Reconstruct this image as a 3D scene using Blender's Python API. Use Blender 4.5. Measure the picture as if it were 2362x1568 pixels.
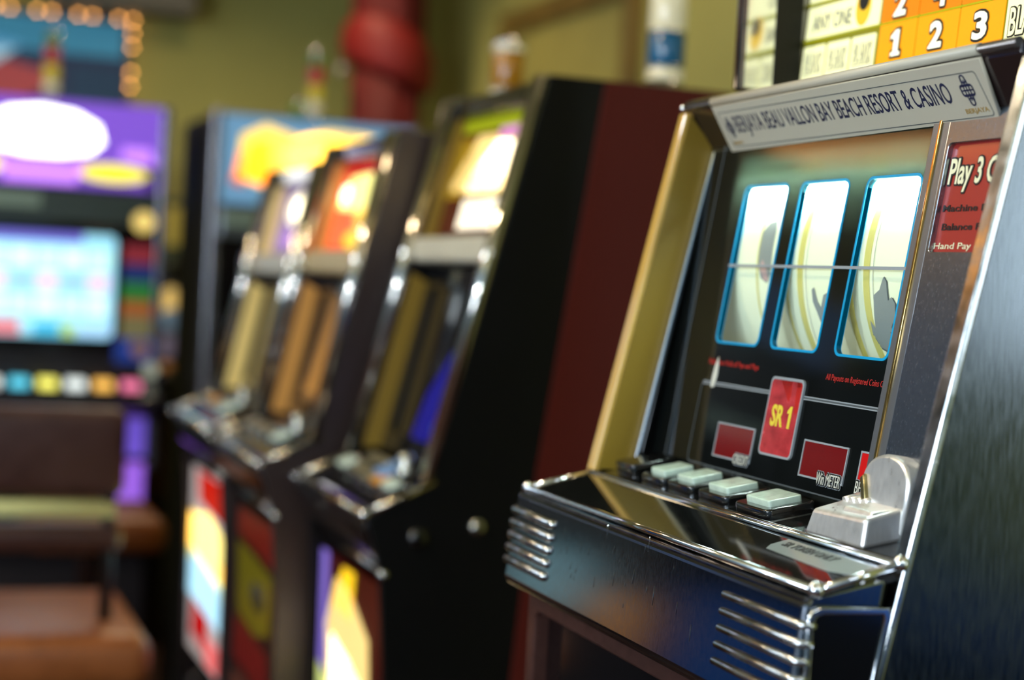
import bpy, bmesh, math, random
from mathutils import Matrix, Vector
random.seed(7)
for o in list(bpy.data.objects): bpy.data.objects.remove(o)
S = bpy.context.scene
COL = S.collection

# ------------------------------------------------------------------ camera
cam = bpy.data.cameras.new('camera'); co = bpy.data.objects.new('camera', cam); COL.objects.link(co)
RX, UP, BK = (0.34404, 0.93735, 0.05494), (-0.04977, -0.04023, 0.99795), (0.93764, -0.34607, 0.03281)
co.matrix_world = Matrix(((RX[0], UP[0], BK[0], 0), (RX[1], UP[1], BK[1], 0), (RX[2], UP[2], BK[2], 1.25), (0, 0, 0, 1)))
cam.sensor_width = 36; cam.lens = 3900 / 2362 * 36
cam.clip_start = .05
cam.dof.use_dof = True; cam.dof.focus_distance = 1.255; cam.dof.aperture_fstop = 2.75
cam.dof.aperture_blades = 7; cam.dof.aperture_rotation = .3
S.camera = co

# ------------------------------------------------------------------ view, world
S.view_settings.view_transform = 'Standard'; S.view_settings.look = 'None'
S.view_settings.gamma = 1; S.view_settings.use_curve_mapping = False
S.view_settings.exposure = 0.0
w = bpy.data.worlds.new('world'); S.world = w; w.use_nodes = True
w.node_tree.nodes['Background'].inputs[0].default_value = (.02, .02, .022, 1)

# ------------------------------------------------------------------ materials
def lin(c):
    return tuple(((v / 255) / 12.92 if v / 255 <= .04045 else ((v / 255 + .055) / 1.055) ** 2.4) for v in c)
MATS = {}
def mat(name, c, rough=.5, metal=0., emit=0., ec=None, coat=0., spec=.5, noise=None, bump=None, srgb=True, trans=0.):
    if name in MATS: return MATS[name]
    m = bpy.data.materials.new(name); m.use_nodes = True
    nt = m.node_tree; b = nt.nodes['Principled BSDF']
    col = lin(c) if srgb else c
    b.inputs['Base Color'].default_value = (*col, 1)
    b.inputs['Roughness'].default_value = rough; b.inputs['Metallic'].default_value = metal
    b.inputs['Specular IOR Level'].default_value = spec
    b.inputs['Coat Weight'].default_value = coat; b.inputs['Coat Roughness'].default_value = .04
    if emit:
        b.inputs['Emission Color'].default_value = (*(lin(ec) if ec else col), 1)
        b.inputs['Emission Strength'].default_value = emit
    if trans: b.inputs['Transmission Weight'].default_value = trans
    if noise or bump:
        tc = nt.nodes.new('ShaderNodeTexCoord'); mp = nt.nodes.new('ShaderNodeMapping')
        nt.links.new(tc.outputs['Object'], mp.inputs['Vector'])
    if noise:                              # (scale xyz, amount, roughness amount)
        sc, am, ra = noise
        mp.inputs['Scale'].default_value = sc
        tx = nt.nodes.new('ShaderNodeTexNoise'); tx.inputs['Scale'].default_value = 1; tx.inputs['Detail'].default_value = 6
        nt.links.new(mp.outputs[0], tx.inputs['Vector'])
        mx = nt.nodes.new('ShaderNodeMapRange'); mx.inputs[1].default_value = .3; mx.inputs[2].default_value = .7
        mx.inputs[3].default_value = 1 - am; mx.inputs[4].default_value = 1 + am
        nt.links.new(tx.outputs[0], mx.inputs[0])
        ml = nt.nodes.new('ShaderNodeVectorMath'); ml.operation = 'SCALE'; ml.inputs[0].default_value = col
        nt.links.new(mx.outputs[0], ml.inputs['Scale']); nt.links.new(ml.outputs[0], b.inputs['Base Color'])
        if ra:
            mr = nt.nodes.new('ShaderNodeMapRange'); mr.inputs[1].default_value = .3; mr.inputs[2].default_value = .7
            mr.inputs[3].default_value = max(.02, rough - ra); mr.inputs[4].default_value = rough + ra
            nt.links.new(tx.outputs[0], mr.inputs[0]); nt.links.new(mr.outputs[0], b.inputs['Roughness'])
    if bump:                               # (scale xyz, strength, distance)
        mp2 = nt.nodes.new('ShaderNodeMapping'); nt.links.new(tc.outputs['Object'], mp2.inputs['Vector'])
        mp2.inputs['Scale'].default_value = bump[0]
        t2 = nt.nodes.new('ShaderNodeTexNoise'); t2.inputs['Scale'].default_value = 1; t2.inputs['Detail'].default_value = 4
        nt.links.new(mp2.outputs[0], t2.inputs['Vector'])
        bp = nt.nodes.new('ShaderNodeBump'); bp.inputs['Strength'].default_value = bump[1]; bp.inputs['Distance'].default_value = bump[2]
        nt.links.new(t2.outputs[0], bp.inputs['Height']); nt.links.new(bp.outputs[0], b.inputs['Normal'])
    MATS[name] = m; return m
def glow(name, c, e):                      # backlit print: colour plus light from the lamp behind it
    return mat(name, c, rough=.25, emit=e)

chrome = mat('chrome', (215, 218, 220), .10, 1)
chrome_worn = mat('chrome_worn', (190, 195, 198), .2, 1, noise=((60, 60, 60), .12, .08))
dark_chrome = mat('dark_chrome', (120, 118, 122), .16, 1, noise=((90, 90, 90), .15, .06))
brass_edge = mat('brass_edge', (215, 180, 110), .18, 1)
steel_shelf = mat('steel_shelf', (112, 118, 126), .12, 1, noise=((900, 900, 120), .10, .03), bump=((1800, 900, 260), .03, .0003))
steel_side = mat('steel_side', (84, 90, 94), .2, 1, noise=((1400, 900, 60), .28, .06), bump=((1600, 1000, 50), .10, .0004))
steel_plate = mat('steel_plate', (158, 168, 182), .24, 1, noise=((1500, 1500, 160), .07, .04), bump=((1800, 1800, 120), .02, .0002))
cast = mat('cast_metal', (242, 243, 242), .32, .8, noise=((260, 260, 90), .05, .05), bump=((500, 500, 160), .04, .0003))
black_gloss = mat('black_gloss', (10, 10, 12), .1, coat=.5)
black_glass = mat('black_glass', (7, 8, 9), .05, coat=.6)
deck_glass = mat('deck_glass', (14, 15, 15), .07, coat=1, noise=((90, 90, 90), .25, .03))
black_satin = mat('black_satin', (9, 9, 9), .42, spec=.25)
black_plastic = mat('black_plastic', (12, 12, 12), .16, coat=.7)
yellow_lam = mat('yellow_laminate', (128, 104, 34), .34)
yellow_edge = mat('yellow_edge', (196, 158, 78), .2, coat=1)
red_lam = mat('dark_red_laminate', (80, 24, 18), .5, spec=.2, noise=((260, 260, 260), .12, 0))
brown_gloss = mat('brown_gloss', (36, 25, 24), .42)
brown_trim = mat('brown_trim', (104, 74, 68), .2, .7, noise=((80, 80, 80), .1, .05))
sticker = mat('nameplate_vinyl', (184, 180, 162), .4)
ink_navy = mat('ink_navy', (26, 34, 66), .4)
ink_gold = mat('ink_gold', (150, 122, 62), .4)
ink_line = mat('ink_line', (70, 78, 82), .4)
ink_black = mat('ink_black', (14, 14, 14), .4)
rim_blue = mat('rim_blue', (0, 120, 165), .3, emit=.30, ec=(0, 170, 225))
line_grey = mat('line_grey', (140, 150, 156), .35)
led_red = mat('led_red', (96, 10, 12), .12, emit=.05, ec=(200, 16, 20), coat=.6)
led_lit = mat('led_red_lit', (170, 16, 16), .12, emit=.16, ec=(240, 10, 16), coat=.6)
label_red = mat('label_red', (168, 50, 54), .2, coat=.5, noise=((60, 60, 90), .3, .1))
label_red_dark = mat('label_red_dark', (182, 36, 28), .25, coat=.4)
ink_yellow = mat('ink_yellow', (214, 198, 60), .4)
ink_red = mat('ink_red', (170, 40, 36), .4)
ink_white = mat('ink_white', (196, 200, 190), .4)
cap_green = mat('button_cap', (178, 198, 184), .22, noise=((120, 120, 120), .12, .05), coat=.2)
plate_red = mat('plate_red', (150, 44, 36), .3, coat=.4)
tape = mat('label_tape', (112, 122, 120), .3, coat=.4)
cream = mat('cream_print', (226, 226, 190), .35)

def glass_pane_mat():
    m = bpy.data.materials.new('clear_pane'); m.use_nodes = True; nt = m.node_tree
    for n in list(nt.nodes): nt.nodes.remove(n)
    o = nt.nodes.new('ShaderNodeOutputMaterial'); t = nt.nodes.new('ShaderNodeBsdfTransparent'); g = nt.nodes.new('ShaderNodeBsdfGlossy')
    g.inputs['Roughness'].default_value = .03; t.inputs[0].default_value = (.96, .99, .975, 1)
    f = nt.nodes.new('ShaderNodeFresnel'); f.inputs[0].default_value = 1.35
    mx = nt.nodes.new('ShaderNodeMixShader'); gm = nt.nodes.new('ShaderNodeNewGeometry'); iv = nt.nodes.new('ShaderNodeMath'); iv.operation = 'SUBTRACT'; iv.inputs[0].default_value = 1
    nt.links.new(gm.outputs['Backfacing'], iv.inputs[1]); ml = nt.nodes.new('ShaderNodeMath'); ml.operation = 'MULTIPLY'
    nt.links.new(iv.outputs[0], ml.inputs[0]); nt.links.new(f.outputs[0], ml.inputs[1]); nt.links.new(ml.outputs[0], mx.inputs[0])
    nt.links.new(t.outputs[0], mx.inputs[1]); nt.links.new(g.outputs[0], mx.inputs[2]); nt.links.new(mx.outputs[0], o.inputs[0])
    return m
clear_pane = glass_pane_mat()
def art_glass_mat():                        # black printed glass made translucent; its glow stands in for haze round the windows
    m = bpy.data.materials.new('printed_glass'); m.use_nodes = True; nt = m.node_tree
    b = nt.nodes['Principled BSDF']; b.inputs['Base Color'].default_value = (.004, .005, .005, 1)
    b.inputs['Roughness'].default_value = .05; b.inputs['Specular IOR Level'].default_value = .36
    t = nt.nodes.new('ShaderNodeBsdfTranslucent'); t.inputs[0].default_value = (.42, .52, .46, 1)
    mx = nt.nodes.new('ShaderNodeMixShader'); mx.inputs[0].default_value = .15
    nt.links.new(b.outputs[0], mx.inputs[1]); nt.links.new(t.outputs[0], mx.inputs[2])
    nt.links.new(mx.outputs[0], nt.nodes['Material Output'].inputs[0])
    return m
art_glass = art_glass_mat()

# ------------------------------------------------------------------ helpers
ORG = Vector((0, 0, 0))                     # subtracted from coordinates while a thing is built
def link(name, me, m, parent=None, smooth=False):
    if isinstance(m, (list, tuple)):
        for k in m: me.materials.append(k)
    elif m: me.materials.append(m)
    if smooth:
        for p in me.polygons: p.use_smooth = True
    o = bpy.data.objects.new(name, me); COL.objects.link(o)
    if parent: o.parent = parent
    return o
def from_bm(name, bm, m, parent=None, smooth=False):
    if ORG.length: bmesh.ops.translate(bm, verts=bm.verts, vec=-ORG)
    bmesh.ops.recalc_face_normals(bm, faces=bm.faces)
    me = bpy.data.meshes.new(name); bm.to_mesh(me); bm.free()
    return link(name, me, m, parent, smooth)
def bevel(bm, r, seg=2, edges=None):
    if r > 0: bmesh.ops.bevel(bm, geom=list(edges or bm.edges), offset=r, segments=seg, affect='EDGES', profile=.5, clamp_overlap=True)
def add_box(bm, a, b, r=0, seg=2):
    t = bmesh.new()
    bmesh.ops.create_cube(t, size=1)
    for v in t.verts:
        v.co = Vector([(a[i] + b[i]) / 2 + v.co[i] * (b[i] - a[i]) for i in range(3)])
    bevel(t, r, seg)
    me = bpy.data.meshes.new('tmp'); t.to_mesh(me); t.free(); bm.from_mesh(me); bpy.data.meshes.remove(me)
def box(name, a, b, m, parent=None, r=.002, seg=2):
    bm = bmesh.new(); add_box(bm, a, b, r, seg); return from_bm(name, bm, m, parent)
def prism(name, yz, x0, x1, m, parent=None, r=.002, seg=2):
    bm = bmesh.new()
    A = [bm.verts.new((x0, y, z)) for y, z in yz]; B = [bm.verts.new((x1, y, z)) for y, z in yz]
    n = len(yz); bm.faces.new(A); bm.faces.new(B[::-1])
    for i in range(n): bm.faces.new((A[i], A[(i + 1) % n], B[(i + 1) % n], B[i]))
    bevel(bm, r, seg); return from_bm(name, bm, m, parent)
def tube(name, pts, rad, m, parent=None, seg=10, caps=True):
    bm = bmesh.new(); rings = []
    P = [Vector(p) for p in pts]
    for i, p in enumerate(P):
        d = (P[min(i + 1, len(P) - 1)] - P[max(i - 1, 0)]).normalized()
        a = d.orthogonal().normalized() if abs(d.z) > .9 else d.cross(Vector((0, 0, 1))).normalized()
        b = d.cross(a)
        rr = rad[i] if isinstance(rad, (list, tuple)) else rad
        rings.append([bm.verts.new(p + (a * math.cos(t) + b * math.sin(t)) * rr) for t in [2 * math.pi * k / seg for k in range(seg)]])
    for i in range(len(P) - 1):
        for k in range(seg): bm.faces.new((rings[i][k], rings[i][(k + 1) % seg], rings[i + 1][(k + 1) % seg], rings[i + 1][k]))
    if caps: bm.faces.new(rings[0]); bm.faces.new(rings[-1])
    o = from_bm(name, bm, m, parent)
    for p in o.data.polygons: p.use_smooth = len(p.vertices) == 4
    return o
def lathe(name, prof, c, m, parent=None, seg=24, axis='z'):
    bm = bmesh.new(); rings = []
    for r, h in prof:
        ring = []
        for k in range(seg):
            t = 2 * math.pi * k / seg; x, y, z = r * math.cos(t), r * math.sin(t), h
            if axis == 'x': x, y, z = z, x, y
            if axis == 'y': x, y, z = x, -z, y
            ring.append(bm.verts.new((c[0] + x, c[1] + y, c[2] + z)))
        rings.append(ring)
    for i in range(len(rings) - 1):
        for k in range(seg): bm.faces.new((rings[i][k], rings[i][(k + 1) % seg], rings[i + 1][(k + 1) % seg], rings[i + 1][k]))
    bm.faces.new(rings[0]); bm.faces.new(rings[-1])
    o = from_bm(name, bm, m, parent)
    for p in o.data.polygons: p.use_smooth = len(p.vertices) == 4
    return o

def frame(o, u, v):                         # plane frame: origin, in-plane axes, n = outward
    u = Vector(u).normalized(); v = Vector(v); v = (v - u * v.dot(u)).normalized(); n = u.cross(v)
    M = Matrix((u, v, n)).transposed().to_4x4(); M.translation = Vector(o); return M
def rrect(u0, v0, u1, v1, r=0, n=5):
    if r <= 0: return [(u0, v0), (u1, v0), (u1, v1), (u0, v1)]
    P = []
    for cx, cy, a in ((u1 - r, v0 + r, -90), (u1 - r, v1 - r, 0), (u0 + r, v1 - r, 90), (u0 + r, v0 + r, 180)):
        for k in range(n + 1):
            t = math.radians(a + 90 * k / n); P.append((cx + r * math.cos(t), cy + r * math.sin(t)))
    return P
def ell(cu, cv, ru, rv, n=24, a0=0, a1=360):
    return [(cu + ru * math.cos(math.radians(a0 + (a1 - a0) * k / n)), cv + rv * math.sin(math.radians(a0 + (a1 - a0) * k / n))) for k in range(n)]
DG = None
def curve_mesh(cu, M):
    o = bpy.data.objects.new('tmp', cu); COL.objects.link(o)
    dg = bpy.context.evaluated_depsgraph_get(); me = bpy.data.meshes.new_from_object(o.evaluated_get(dg))
    bpy.data.objects.remove(o); bpy.data.curves.remove(cu)
    if M: me.transform(M)
    return me
def plate(name, F, loops, n0, n1, m, parent=None, bev=0.):
    """flat plate in frame F from one or more outlines (later ones are holes), from n0 to n1 along the normal"""
    cu = bpy.data.curves.new('tmp', 'CURVE'); cu.dimensions = '2D'; cu.fill_mode = 'BOTH'
    if isinstance(loops[0][0], (int, float)): loops = [loops]
    for L in loops:
        s = cu.splines.new('POLY'); s.points.add(len(L) - 1); s.use_cyclic_u = True
        for p, q in zip(s.points, L): p.co = (q[0], q[1], 0, 1)
    cu.extrude = (n1 - n0) / 2; cu.bevel_depth = bev; cu.bevel_resolution = 1
    me = curve_mesh(cu, None)
    me.transform(F @ Matrix.Translation((0, 0, (n0 + n1) / 2)))
    if ORG.length: me.transform(Matrix.Translation(-ORG))
    return link(name, me, m, parent)
def text(name, F, s, box2, n, th, m, parent=None, fat=0., shear=0., grow=0.):
    """lettering fitted into box2 = (u0, v0, u1, v1)"""
    cu = bpy.data.curves.new('tmp', 'FONT'); cu.body = s; cu.size = 1; cu.extrude = .001; cu.offset = fat; cu.shear = shear; cu.resolution_u = 3
    me = curve_mesh(cu, None)
    xs = [v.co.x for v in me.vertices]; ys = [v.co.y for v in me.vertices]
    x0, x1, y0, y1 = min(xs), max(xs), min(ys), max(ys); u0, v0, u1, v1 = box2
    u0 -= grow; v0 -= grow; u1 += grow; v1 += grow
    for v in me.vertices:
        v.co = Vector((u0 + (v.co.x - x0) / (x1 - x0) * (u1 - u0), v0 + (v.co.y - y0) / (y1 - y0) * (v1 - v0), n + (th if v.co.z > 0 else 0)))
    me.transform(F)
    if ORG.length: me.transform(Matrix.Translation(-ORG))
    return link(name, me, m, parent)
def one(u0, v0, u1, v1, foot=True, g=0.):
    w = u1 - u0; h = v1 - v0; a, b = u0 + w * .34, u0 + w * .78
    P = [(u0 + w * .12 - g, v0 - g), (u1 + g, v0 - g), (u1 + g, v0 + h * .14 + g), (b + g, v0 + h * .14 + g)] if foot else [(a - g, v0 - g), (b + g, v0 - g)]
    P += [(b + g, v1 + g), (a + w * .10 - g * .4, v1 + g), (u0 - g, v0 + h * .78 + g), (u0 - g, v0 + h * .66 - g), (a - g, v0 + h * .70 - g)]
    return P + ([(a - g, v0 + h * .14 + g), (u0 + w * .12 - g, v0 + h * .14 + g)] if foot else [])
def halo(name, F, s, box2, n, r, m, parent, fat=0.):
    """even outline round lettering: copies of the glyphs shifted in a ring, one mesh"""
    bm = bmesh.new()
    for k in range(10):
        a = 2 * math.pi * k / 10; du, dv = r * math.cos(a), r * math.sin(a)
        o = text('tmp', F, s, (box2[0] + du, box2[1] + dv, box2[2] + du, box2[3] + dv), n + .000004 * k, .00025, None, None, fat)
        bm.from_mesh(o.data); me = o.data; bpy.data.objects.remove(o); bpy.data.meshes.remove(me)
    me = bpy.data.meshes.new(name); bm.to_mesh(me); bm.free(); return link(name, me, m, parent)
def outlined(name, F, s, box2, n, mi, mo, parent, fat=.03, of=.085, g=.0012):
    halo(name + '_outline', F, s, box2, n, g, mo, parent, fat)
    return text(name, F, s, box2, n + .0004, .0003, mi, parent, fat=fat)
def empty(name, loc, label, cat, group=None, rz=0):
    o = bpy.data.objects.new(name, None); COL.objects.link(o); o.location = loc; o.rotation_euler = (0, 0, rz); o.empty_display_size = .1
    o['label'] = label; o['category'] = cat
    if group: o['group'] = group
    return o
def tag(o, label, cat, group=None):
    o['label'] = label; o['category'] = cat
    if group: o['group'] = group
    return o
def struct(o): o['kind'] = 'structure'; return o
def plab(o, l): o['label'] = l; return o

# ------------------------------------------------------------------ room
grey_paint = mat('slate_wall_paint', (112, 134, 152), .8, noise=((3, 3, 3), .06, 0))
wall_paint = mat('olive_wall_paint', (168, 166, 92), .8, noise=((3, 3, 3), .06, 0))
ceil_paint = mat('ceiling_paint', (190, 180, 140), .9)
carpet = mat('carpet', (60, 34, 26), .95, noise=((40, 40, 40), .35, 0))
wood_frame = mat('brown_wood', (112, 92, 40), .4, noise=((8, 60, 8), .2, 0))
XF, YB, XR, YF, ZC = -6.5, 1.95, 2.6, -2.6, 2.75
struct(box('floor', (XF - .1, YF - .1, -.1), (XR + .1, YB + .1, 0), carpet, r=0))
struct(box('ceiling', (XF - .1, YF - .1, ZC), (XR + .1, YB + .1, ZC + .1), ceil_paint, r=0))
struct(box('wall_left', (XF - .1, YF, 0), (XF, YB, ZC), wall_paint, r=0))
struct(box('wall_back', (XF, YB, 0), (XR, YB + .1, ZC), wall_paint, r=0))
struct(box('wall_right', (XR, YF, 0), (XR + .1, YB, ZC), grey_paint, r=0))
struct(box('wall_front', (XF, YF - .1, 0), (XR, YF, ZC), grey_paint, r=0))

lamp_warm = mat('warm_lamp_glass', (255, 214, 150), .4, emit=14, ec=(255, 205, 140))
lamp_cool = mat('cool_lamp_glass', (235, 245, 255), .4, emit=9, ec=(214, 234, 255))
white_metal = mat('white_metal', (200, 200, 196), .4)
def downlight(x, y, watts, label):  # warm lamps added out of view to light the room and machines
    t = empty('added_ceiling_lamp', (x, y, ZC), label, 'lamp', 'added warm ceiling lamps')
    lathe('rim', [(.10, -.012), (.10, 0), (.075, 0), (.075, -.012)], (0, 0, 0), white_metal, t)
    lathe('bulb', [(.001, -.02), (.05, -.018), (.07, -.004), (.07, 0)], (0, 0, 0), lamp_warm, t)
    l = bpy.data.lights.new('added_lamp_light', 'SPOT'); l.energy = watts; l.color = (1, .78, .5); l.spot_size = 2.6; l.spot_blend = .6; l.shadow_soft_size = .07
    lo = bpy.data.objects.new('added_lamp_light', l); COL.objects.link(lo); lo.parent = t; lo.location = (0, 0, -.05)
def tube_light(x, y, watts, ln, rz, label):  # cool fixtures added out of view to supply light on the chrome
    t = empty('added_fluorescent_fixture', (x, y, ZC), label, 'lamp', 'added cool fluorescent ceiling fixtures', rz)
    box('housing', (-ln / 2, -.09, -.05), (ln / 2, .09, 0), white_metal, t, r=.006)
    box('diffuser', (-ln / 2 + .02, -.07, -.062), (ln / 2 - .02, .07, -.05), lamp_cool, t, r=.004)
    l = bpy.data.lights.new('added_fixture_light', 'AREA'); l.shape = 'RECTANGLE'; l.size = ln - .05; l.size_y = .12; l.energy = watts; l.color = (.82, .92, 1)
    lo = bpy.data.objects.new('added_fixture_light', l); COL.objects.link(lo); lo.parent = t; lo.location = (0, 0, -.07)
for x, y, p, where in ((-1.85, -.55, 78, 'over the aisle in front of the maroon-sided machine'), (-5.2, 1.0, 56, 'over the far slot machines'), (-3.9, 1.5, 16, 'over the back of the tilted row'), (-3.6, -.9, 44, 'over the far part of the aisle'),
                       (.3, 1.2, 9, 'behind the chrome machine by the camera'), (-2.3, 1.55, 14, 'over the maroon-sided machine')):
    downlight(x, y, p, 'added round warm ceiling lamp ' + where)

tube_light(1.7, .9, 26, 1.2, math.pi / 2, 'added white fluorescent fixture by the right wall')
tube_light(-3.2, -2.0, 26, 1.2, 0, 'added white fluorescent fixture at the far side of the aisle')
# added out of view: glowing window, panel and counter for the brushed side's reflection
wf = struct(box('added_window_1', (.22, YB - .03, 1.14), (.86, YB, 1.72), white_metal, r=.004))
box('added_window_blind', (.26, YB - .036, 1.18), (.82, YB - .028, 1.68), mat('added_blind_glow', (230, 240, 245), .6, emit=9, ec=(225, 238, 248)), wf, r=.001)
struct(box('added_trim_1', (.92, YB - .02, .2), (1.24, YB, 1.5), mat('added_teal_panel', (30, 96, 92), .4), r=.002))  # unseen panel added to tint the reflection teal
w2 = struct(box('added_window_2', (-.05, YF, 1.08), (1.05, YF + .03, 1.60), white_metal, r=.004))  # bright window added out of view for highlights on the chrome edges
for a, b in ((.0, .47), (.53, 1.0)): box('added_window_glass', (a, YF + .028, 1.13), (b, YF + .036, 1.55), mat('added_white_glow', (235, 242, 250), .2, emit=26, ec=(226, 238, 255)), w2, r=.001)
def added_wall_lamp(x, z, watts, label):  # globe lamps added out of view to put glints on the edges
    t = empty('added_wall_lamp', (x, YF, z), label, 'lamp')
    lathe('back_plate', [(.06, 0), (.06, .012), (.02, .02), (.02, .06)], (0, 0, 0), white_metal, t, 20, 'y').rotation_euler = (math.pi, 0, 0)
    lathe('globe', [(.002, -.05), (.035, -.036), (.05, 0), (.035, .036), (.002, .05)], (0, .11, 0), mat('added_globe_glass', (240, 246, 255), .3, emit=60, ec=(232, 242, 255)), t, 20)
    l = bpy.data.lights.new('added_globe_light', 'POINT'); l.energy = watts; l.color = (.9, .95, 1); l.shadow_soft_size = .06
    lo = bpy.data.objects.new('added_globe_light', l); COL.objects.link(lo); lo.parent = t; lo.location = (0, .24, 0)
added_wall_lamp(-.45, 1.86, 110, 'added white globe lamp on the aisle wall left of the added window')
added_wall_lamp(1.35, 1.86, 110, 'added white globe lamp on the aisle wall right of the added window')
w3 = struct(box('added_window_3', (XF, -2.5, 1.15), (XF + .03, -1.2, 2.25), white_metal, r=.004))  # dim blue window added unseen to colour the steel panel's reflection
for a, b in ((-2.44, -1.89), (-1.83, -1.26)): box('added_window_glass', (XF + .028, a, 1.21), (XF + .036, b, 2.19), mat('added_blue_glow', (120, 150, 200), .2, emit=.55, ec=(110, 146, 205)), w3, r=.001)
cn = empty('counter', (.80, YB - .32, 0), 'added unseen dark counter with a blue top under the added window', 'counter')  # counter added unseen, dark and blue bands for the steel side to mirror
box('added_counter_body', (-.62, .02, 0), (.62, .31, .70), mat('counter_black', (16, 18, 20), .4), cn, r=.004)
box('added_counter_top', (-.64, 0, .70), (.64, .315, .76), mat('counter_blue', (40, 90, 170), .35), cn, r=.006)

# ------------------------------------------------------------------ the sharp machine on the right
ORG = Vector((-1.18, .56, 0)); ROOT = Vector(ORG)
M1 = empty('slot_machine', ROOT, 'chrome and black three-reel slot machine with white lit reels and a grey casino nameplate', 'slot machine')
XL, XRR = -1.44, -.92
box('cabinet', (-1.43, .60, 0), (-.936, 1.16, .985), black_satin, M1, r=.004)
box('cabinet_back', (-1.425, .978, .985), (-.936, 1.16, 1.76), black_satin, M1, r=.004)
# lower door under the shelf
fd = frame((0, .575, 0), (1, 0, 0), (0, 0, 1))
plate('lower_door_frame', fd, [rrect(-1.437, .3, -.925, .974, .006), rrect(-1.422, .33, -.94, .957, .01)], -.02, .012, brown_trim, M1, .002)
plate('lower_door_panel', fd, rrect(-1.424, .328, -.938, .959), -.02, .0, black_gloss, M1)
# shelf (belly) front
prism('shelf_body', [(.5460, 1.0600), (.5362, .9830), (.5420, .9765), (.590, .9765), (.606, 1.0770), (.552, 1.0625)], XL, XRR - .003, steel_shelf, M1, r=.0035, seg=3)
fe = frame((XRR - .003, 0, 0), (0, 1, 0), (0, 0, 1))
capo = [(.5515, .9785), (.5900, .9785), (.5945, .9815), (.6065, 1.0520), (.6050, 1.0565), (.5555, 1.0575), (.5500, 1.0555), (.5475, 1.0495), (.5470, .9830)]
capi = [(.5515 , .9808), (.5885, .9808), (.5920, .9830), (.6035, 1.0505), (.6020, 1.0540), (.5580, 1.0545), (.5525, 1.0530), (.5503, 1.0480), (.5498, .9830)]
plate('shelf_end_cap', fe, capo, -.001, .0010, black_gloss, M1, .0008)
plate('shelf_end_trim', fe, [capo, capi], -.002, .0030, chrome, M1, .0008)
q0 = Vector((0, .546, 1.060)); q1 = Vector((0, .5362, .983))
FF = frame(q1, (1, 0, 0), q0 - q1)
for q in range(26):
    u = -1.33 + .27 * random.random() ; v = .020 + .052 * random.random(); ln = .003 + .012 * random.random() ** 2; sl_ = random.uniform(-.15, .05)
    plate('scratch', FF, [(u, v), (u + .0003, v), (u + .0003 + ln * sl_, v + ln), (u + ln * sl_, v + ln)], .0001, .0003, chrome_worn, M1)
for k in range(5):                          # raised ribs wrapping the two ends of the shelf
    v = .0625 - k * .0113
    c = FF @ Vector((0, v, .0005))
    tube('left_rib', [(-1.4405, c.y + .02, c.z), (-1.4405, c.y + .004, c.z), (-1.4385, c.y, c.z), (-1.347, c.y, c.z), (-1.3445, c.y + .004, c.z)], [.0036, .0040, .0042, .0042, .0032], chrome_worn, M1, 12)
for k in range(5):
    v = .0640 - k * .0115
    c = FF @ Vector((0, v, .0005))
    tube('right_rib', [(-1.0285, c.y + .003, c.z), (-1.026, c.y, c.z), (-.9245, c.y, c.z), (-.9215, c.y + .003, c.z), (-.9205, c.y + .009, c.z)], [.0018, .0027, .0031, .0031, .0026], chrome_worn, M1, 10)
# shelf top: rails and dark glass strip
prism('shelf_top_lip', [(.5475, 1.0575), (.5475, 1.0625), (.56, 1.0655), (.56, 1.0575)], XL + .003, XRR - .006, dark_chrome, M1, r=.001)
tube('shelf_rail', [(XL + .006, .553, 1.0660), (XRR - .002, .553, 1.0685)], .0030, chrome, M1, 12)
tube('shelf_rail', [(XRR - .002, .553, 1.0685), (XRR - .002, .612, 1.0845)], .0030, chrome, M1, 12)
tube('shelf_rail', [(XL + .006, .553, 1.0660), (XL + .006, .612, 1.0800)], .0034, chrome, M1, 12)
for p in ((XRR - .002, .5525, 1.069), (XRR - .002, .6135, 1.0852), (XL + .006, .5525, 1.066)):
    lathe('rail_stud', [(.001, .0058), (.0035, .0048), (.0052, .0015), (.0054, -.001), (.004, -.004)], p, chrome, M1, 14)
FDk = frame((0, .553, 1.0660), (1, 0, 0), (0, .058, .0145))
plate('deck_strip', FDk, rrect(XL + .008, .003, XRR - .004, .0585), -.006, 0, deck_glass, M1, .0006)
tube('deck_rail', [(XL + .006, .6105, 1.0802), (XRR - .002, .6125, 1.0838)], .0020, chrome, M1, 12)
tube('deck_rail', [(XL + .006, .6150, 1.0815), (XRR - .002, .6170, 1.0848)], .0020, dark_chrome, M1, 12)
FB = frame((0, .616, 1.0815), (1, 0, 0), (0, .056, .0105))
plate('button_deck', FB, rrect(-1.43, 0, -.936, .058), -.006, 0, deck_glass, M1, .0006)
# side cheeks
def fy(z): return .6163 + .2216 * (z - 1.081)
chk = [(fy(.94), .94), (fy(1.4185), 1.4185), (.78, 1.442), (1.15, 1.442), (1.15, .94)]
prism('left_cheek', chk, -1.440, -1.4275, black_satin, M1, r=.002)
fl = [(fy(1.085) - .001, 1.085), (fy(1.4165) - .001, 1.4165), (.718, 1.385), (.652, 1.085)]
prism('left_cheek_liner', fl, -1.4275, -1.4245, yellow_lam, M1, r=.0006)
prism('left_cheek_edge', [(fy(1.083) - .005, 1.083), (fy(1.418) - .005, 1.418), (fy(1.418) + .004, 1.418), (fy(1.083) + .004, 1.083)], -1.4405, -1.4255, yellow_edge, M1, r=.002, seg=3)
prism('cheek_bezel', [(.648, 1.087), (.712, 1.384), (.7165, 1.384), (.6545, 1.087)], -1.4265, -1.4165, chrome, M1, r=.0018, seg=3)
chr_ = [(fy(.80), .80), (fy(1.4185), 1.4185), (fy(1.4185) + .02, 1.76), (1.15, 1.76), (1.15, .80)]
prism('right_cheek', chr_, -.9345, -.9205, steel_side, M1, r=.0015)
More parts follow.
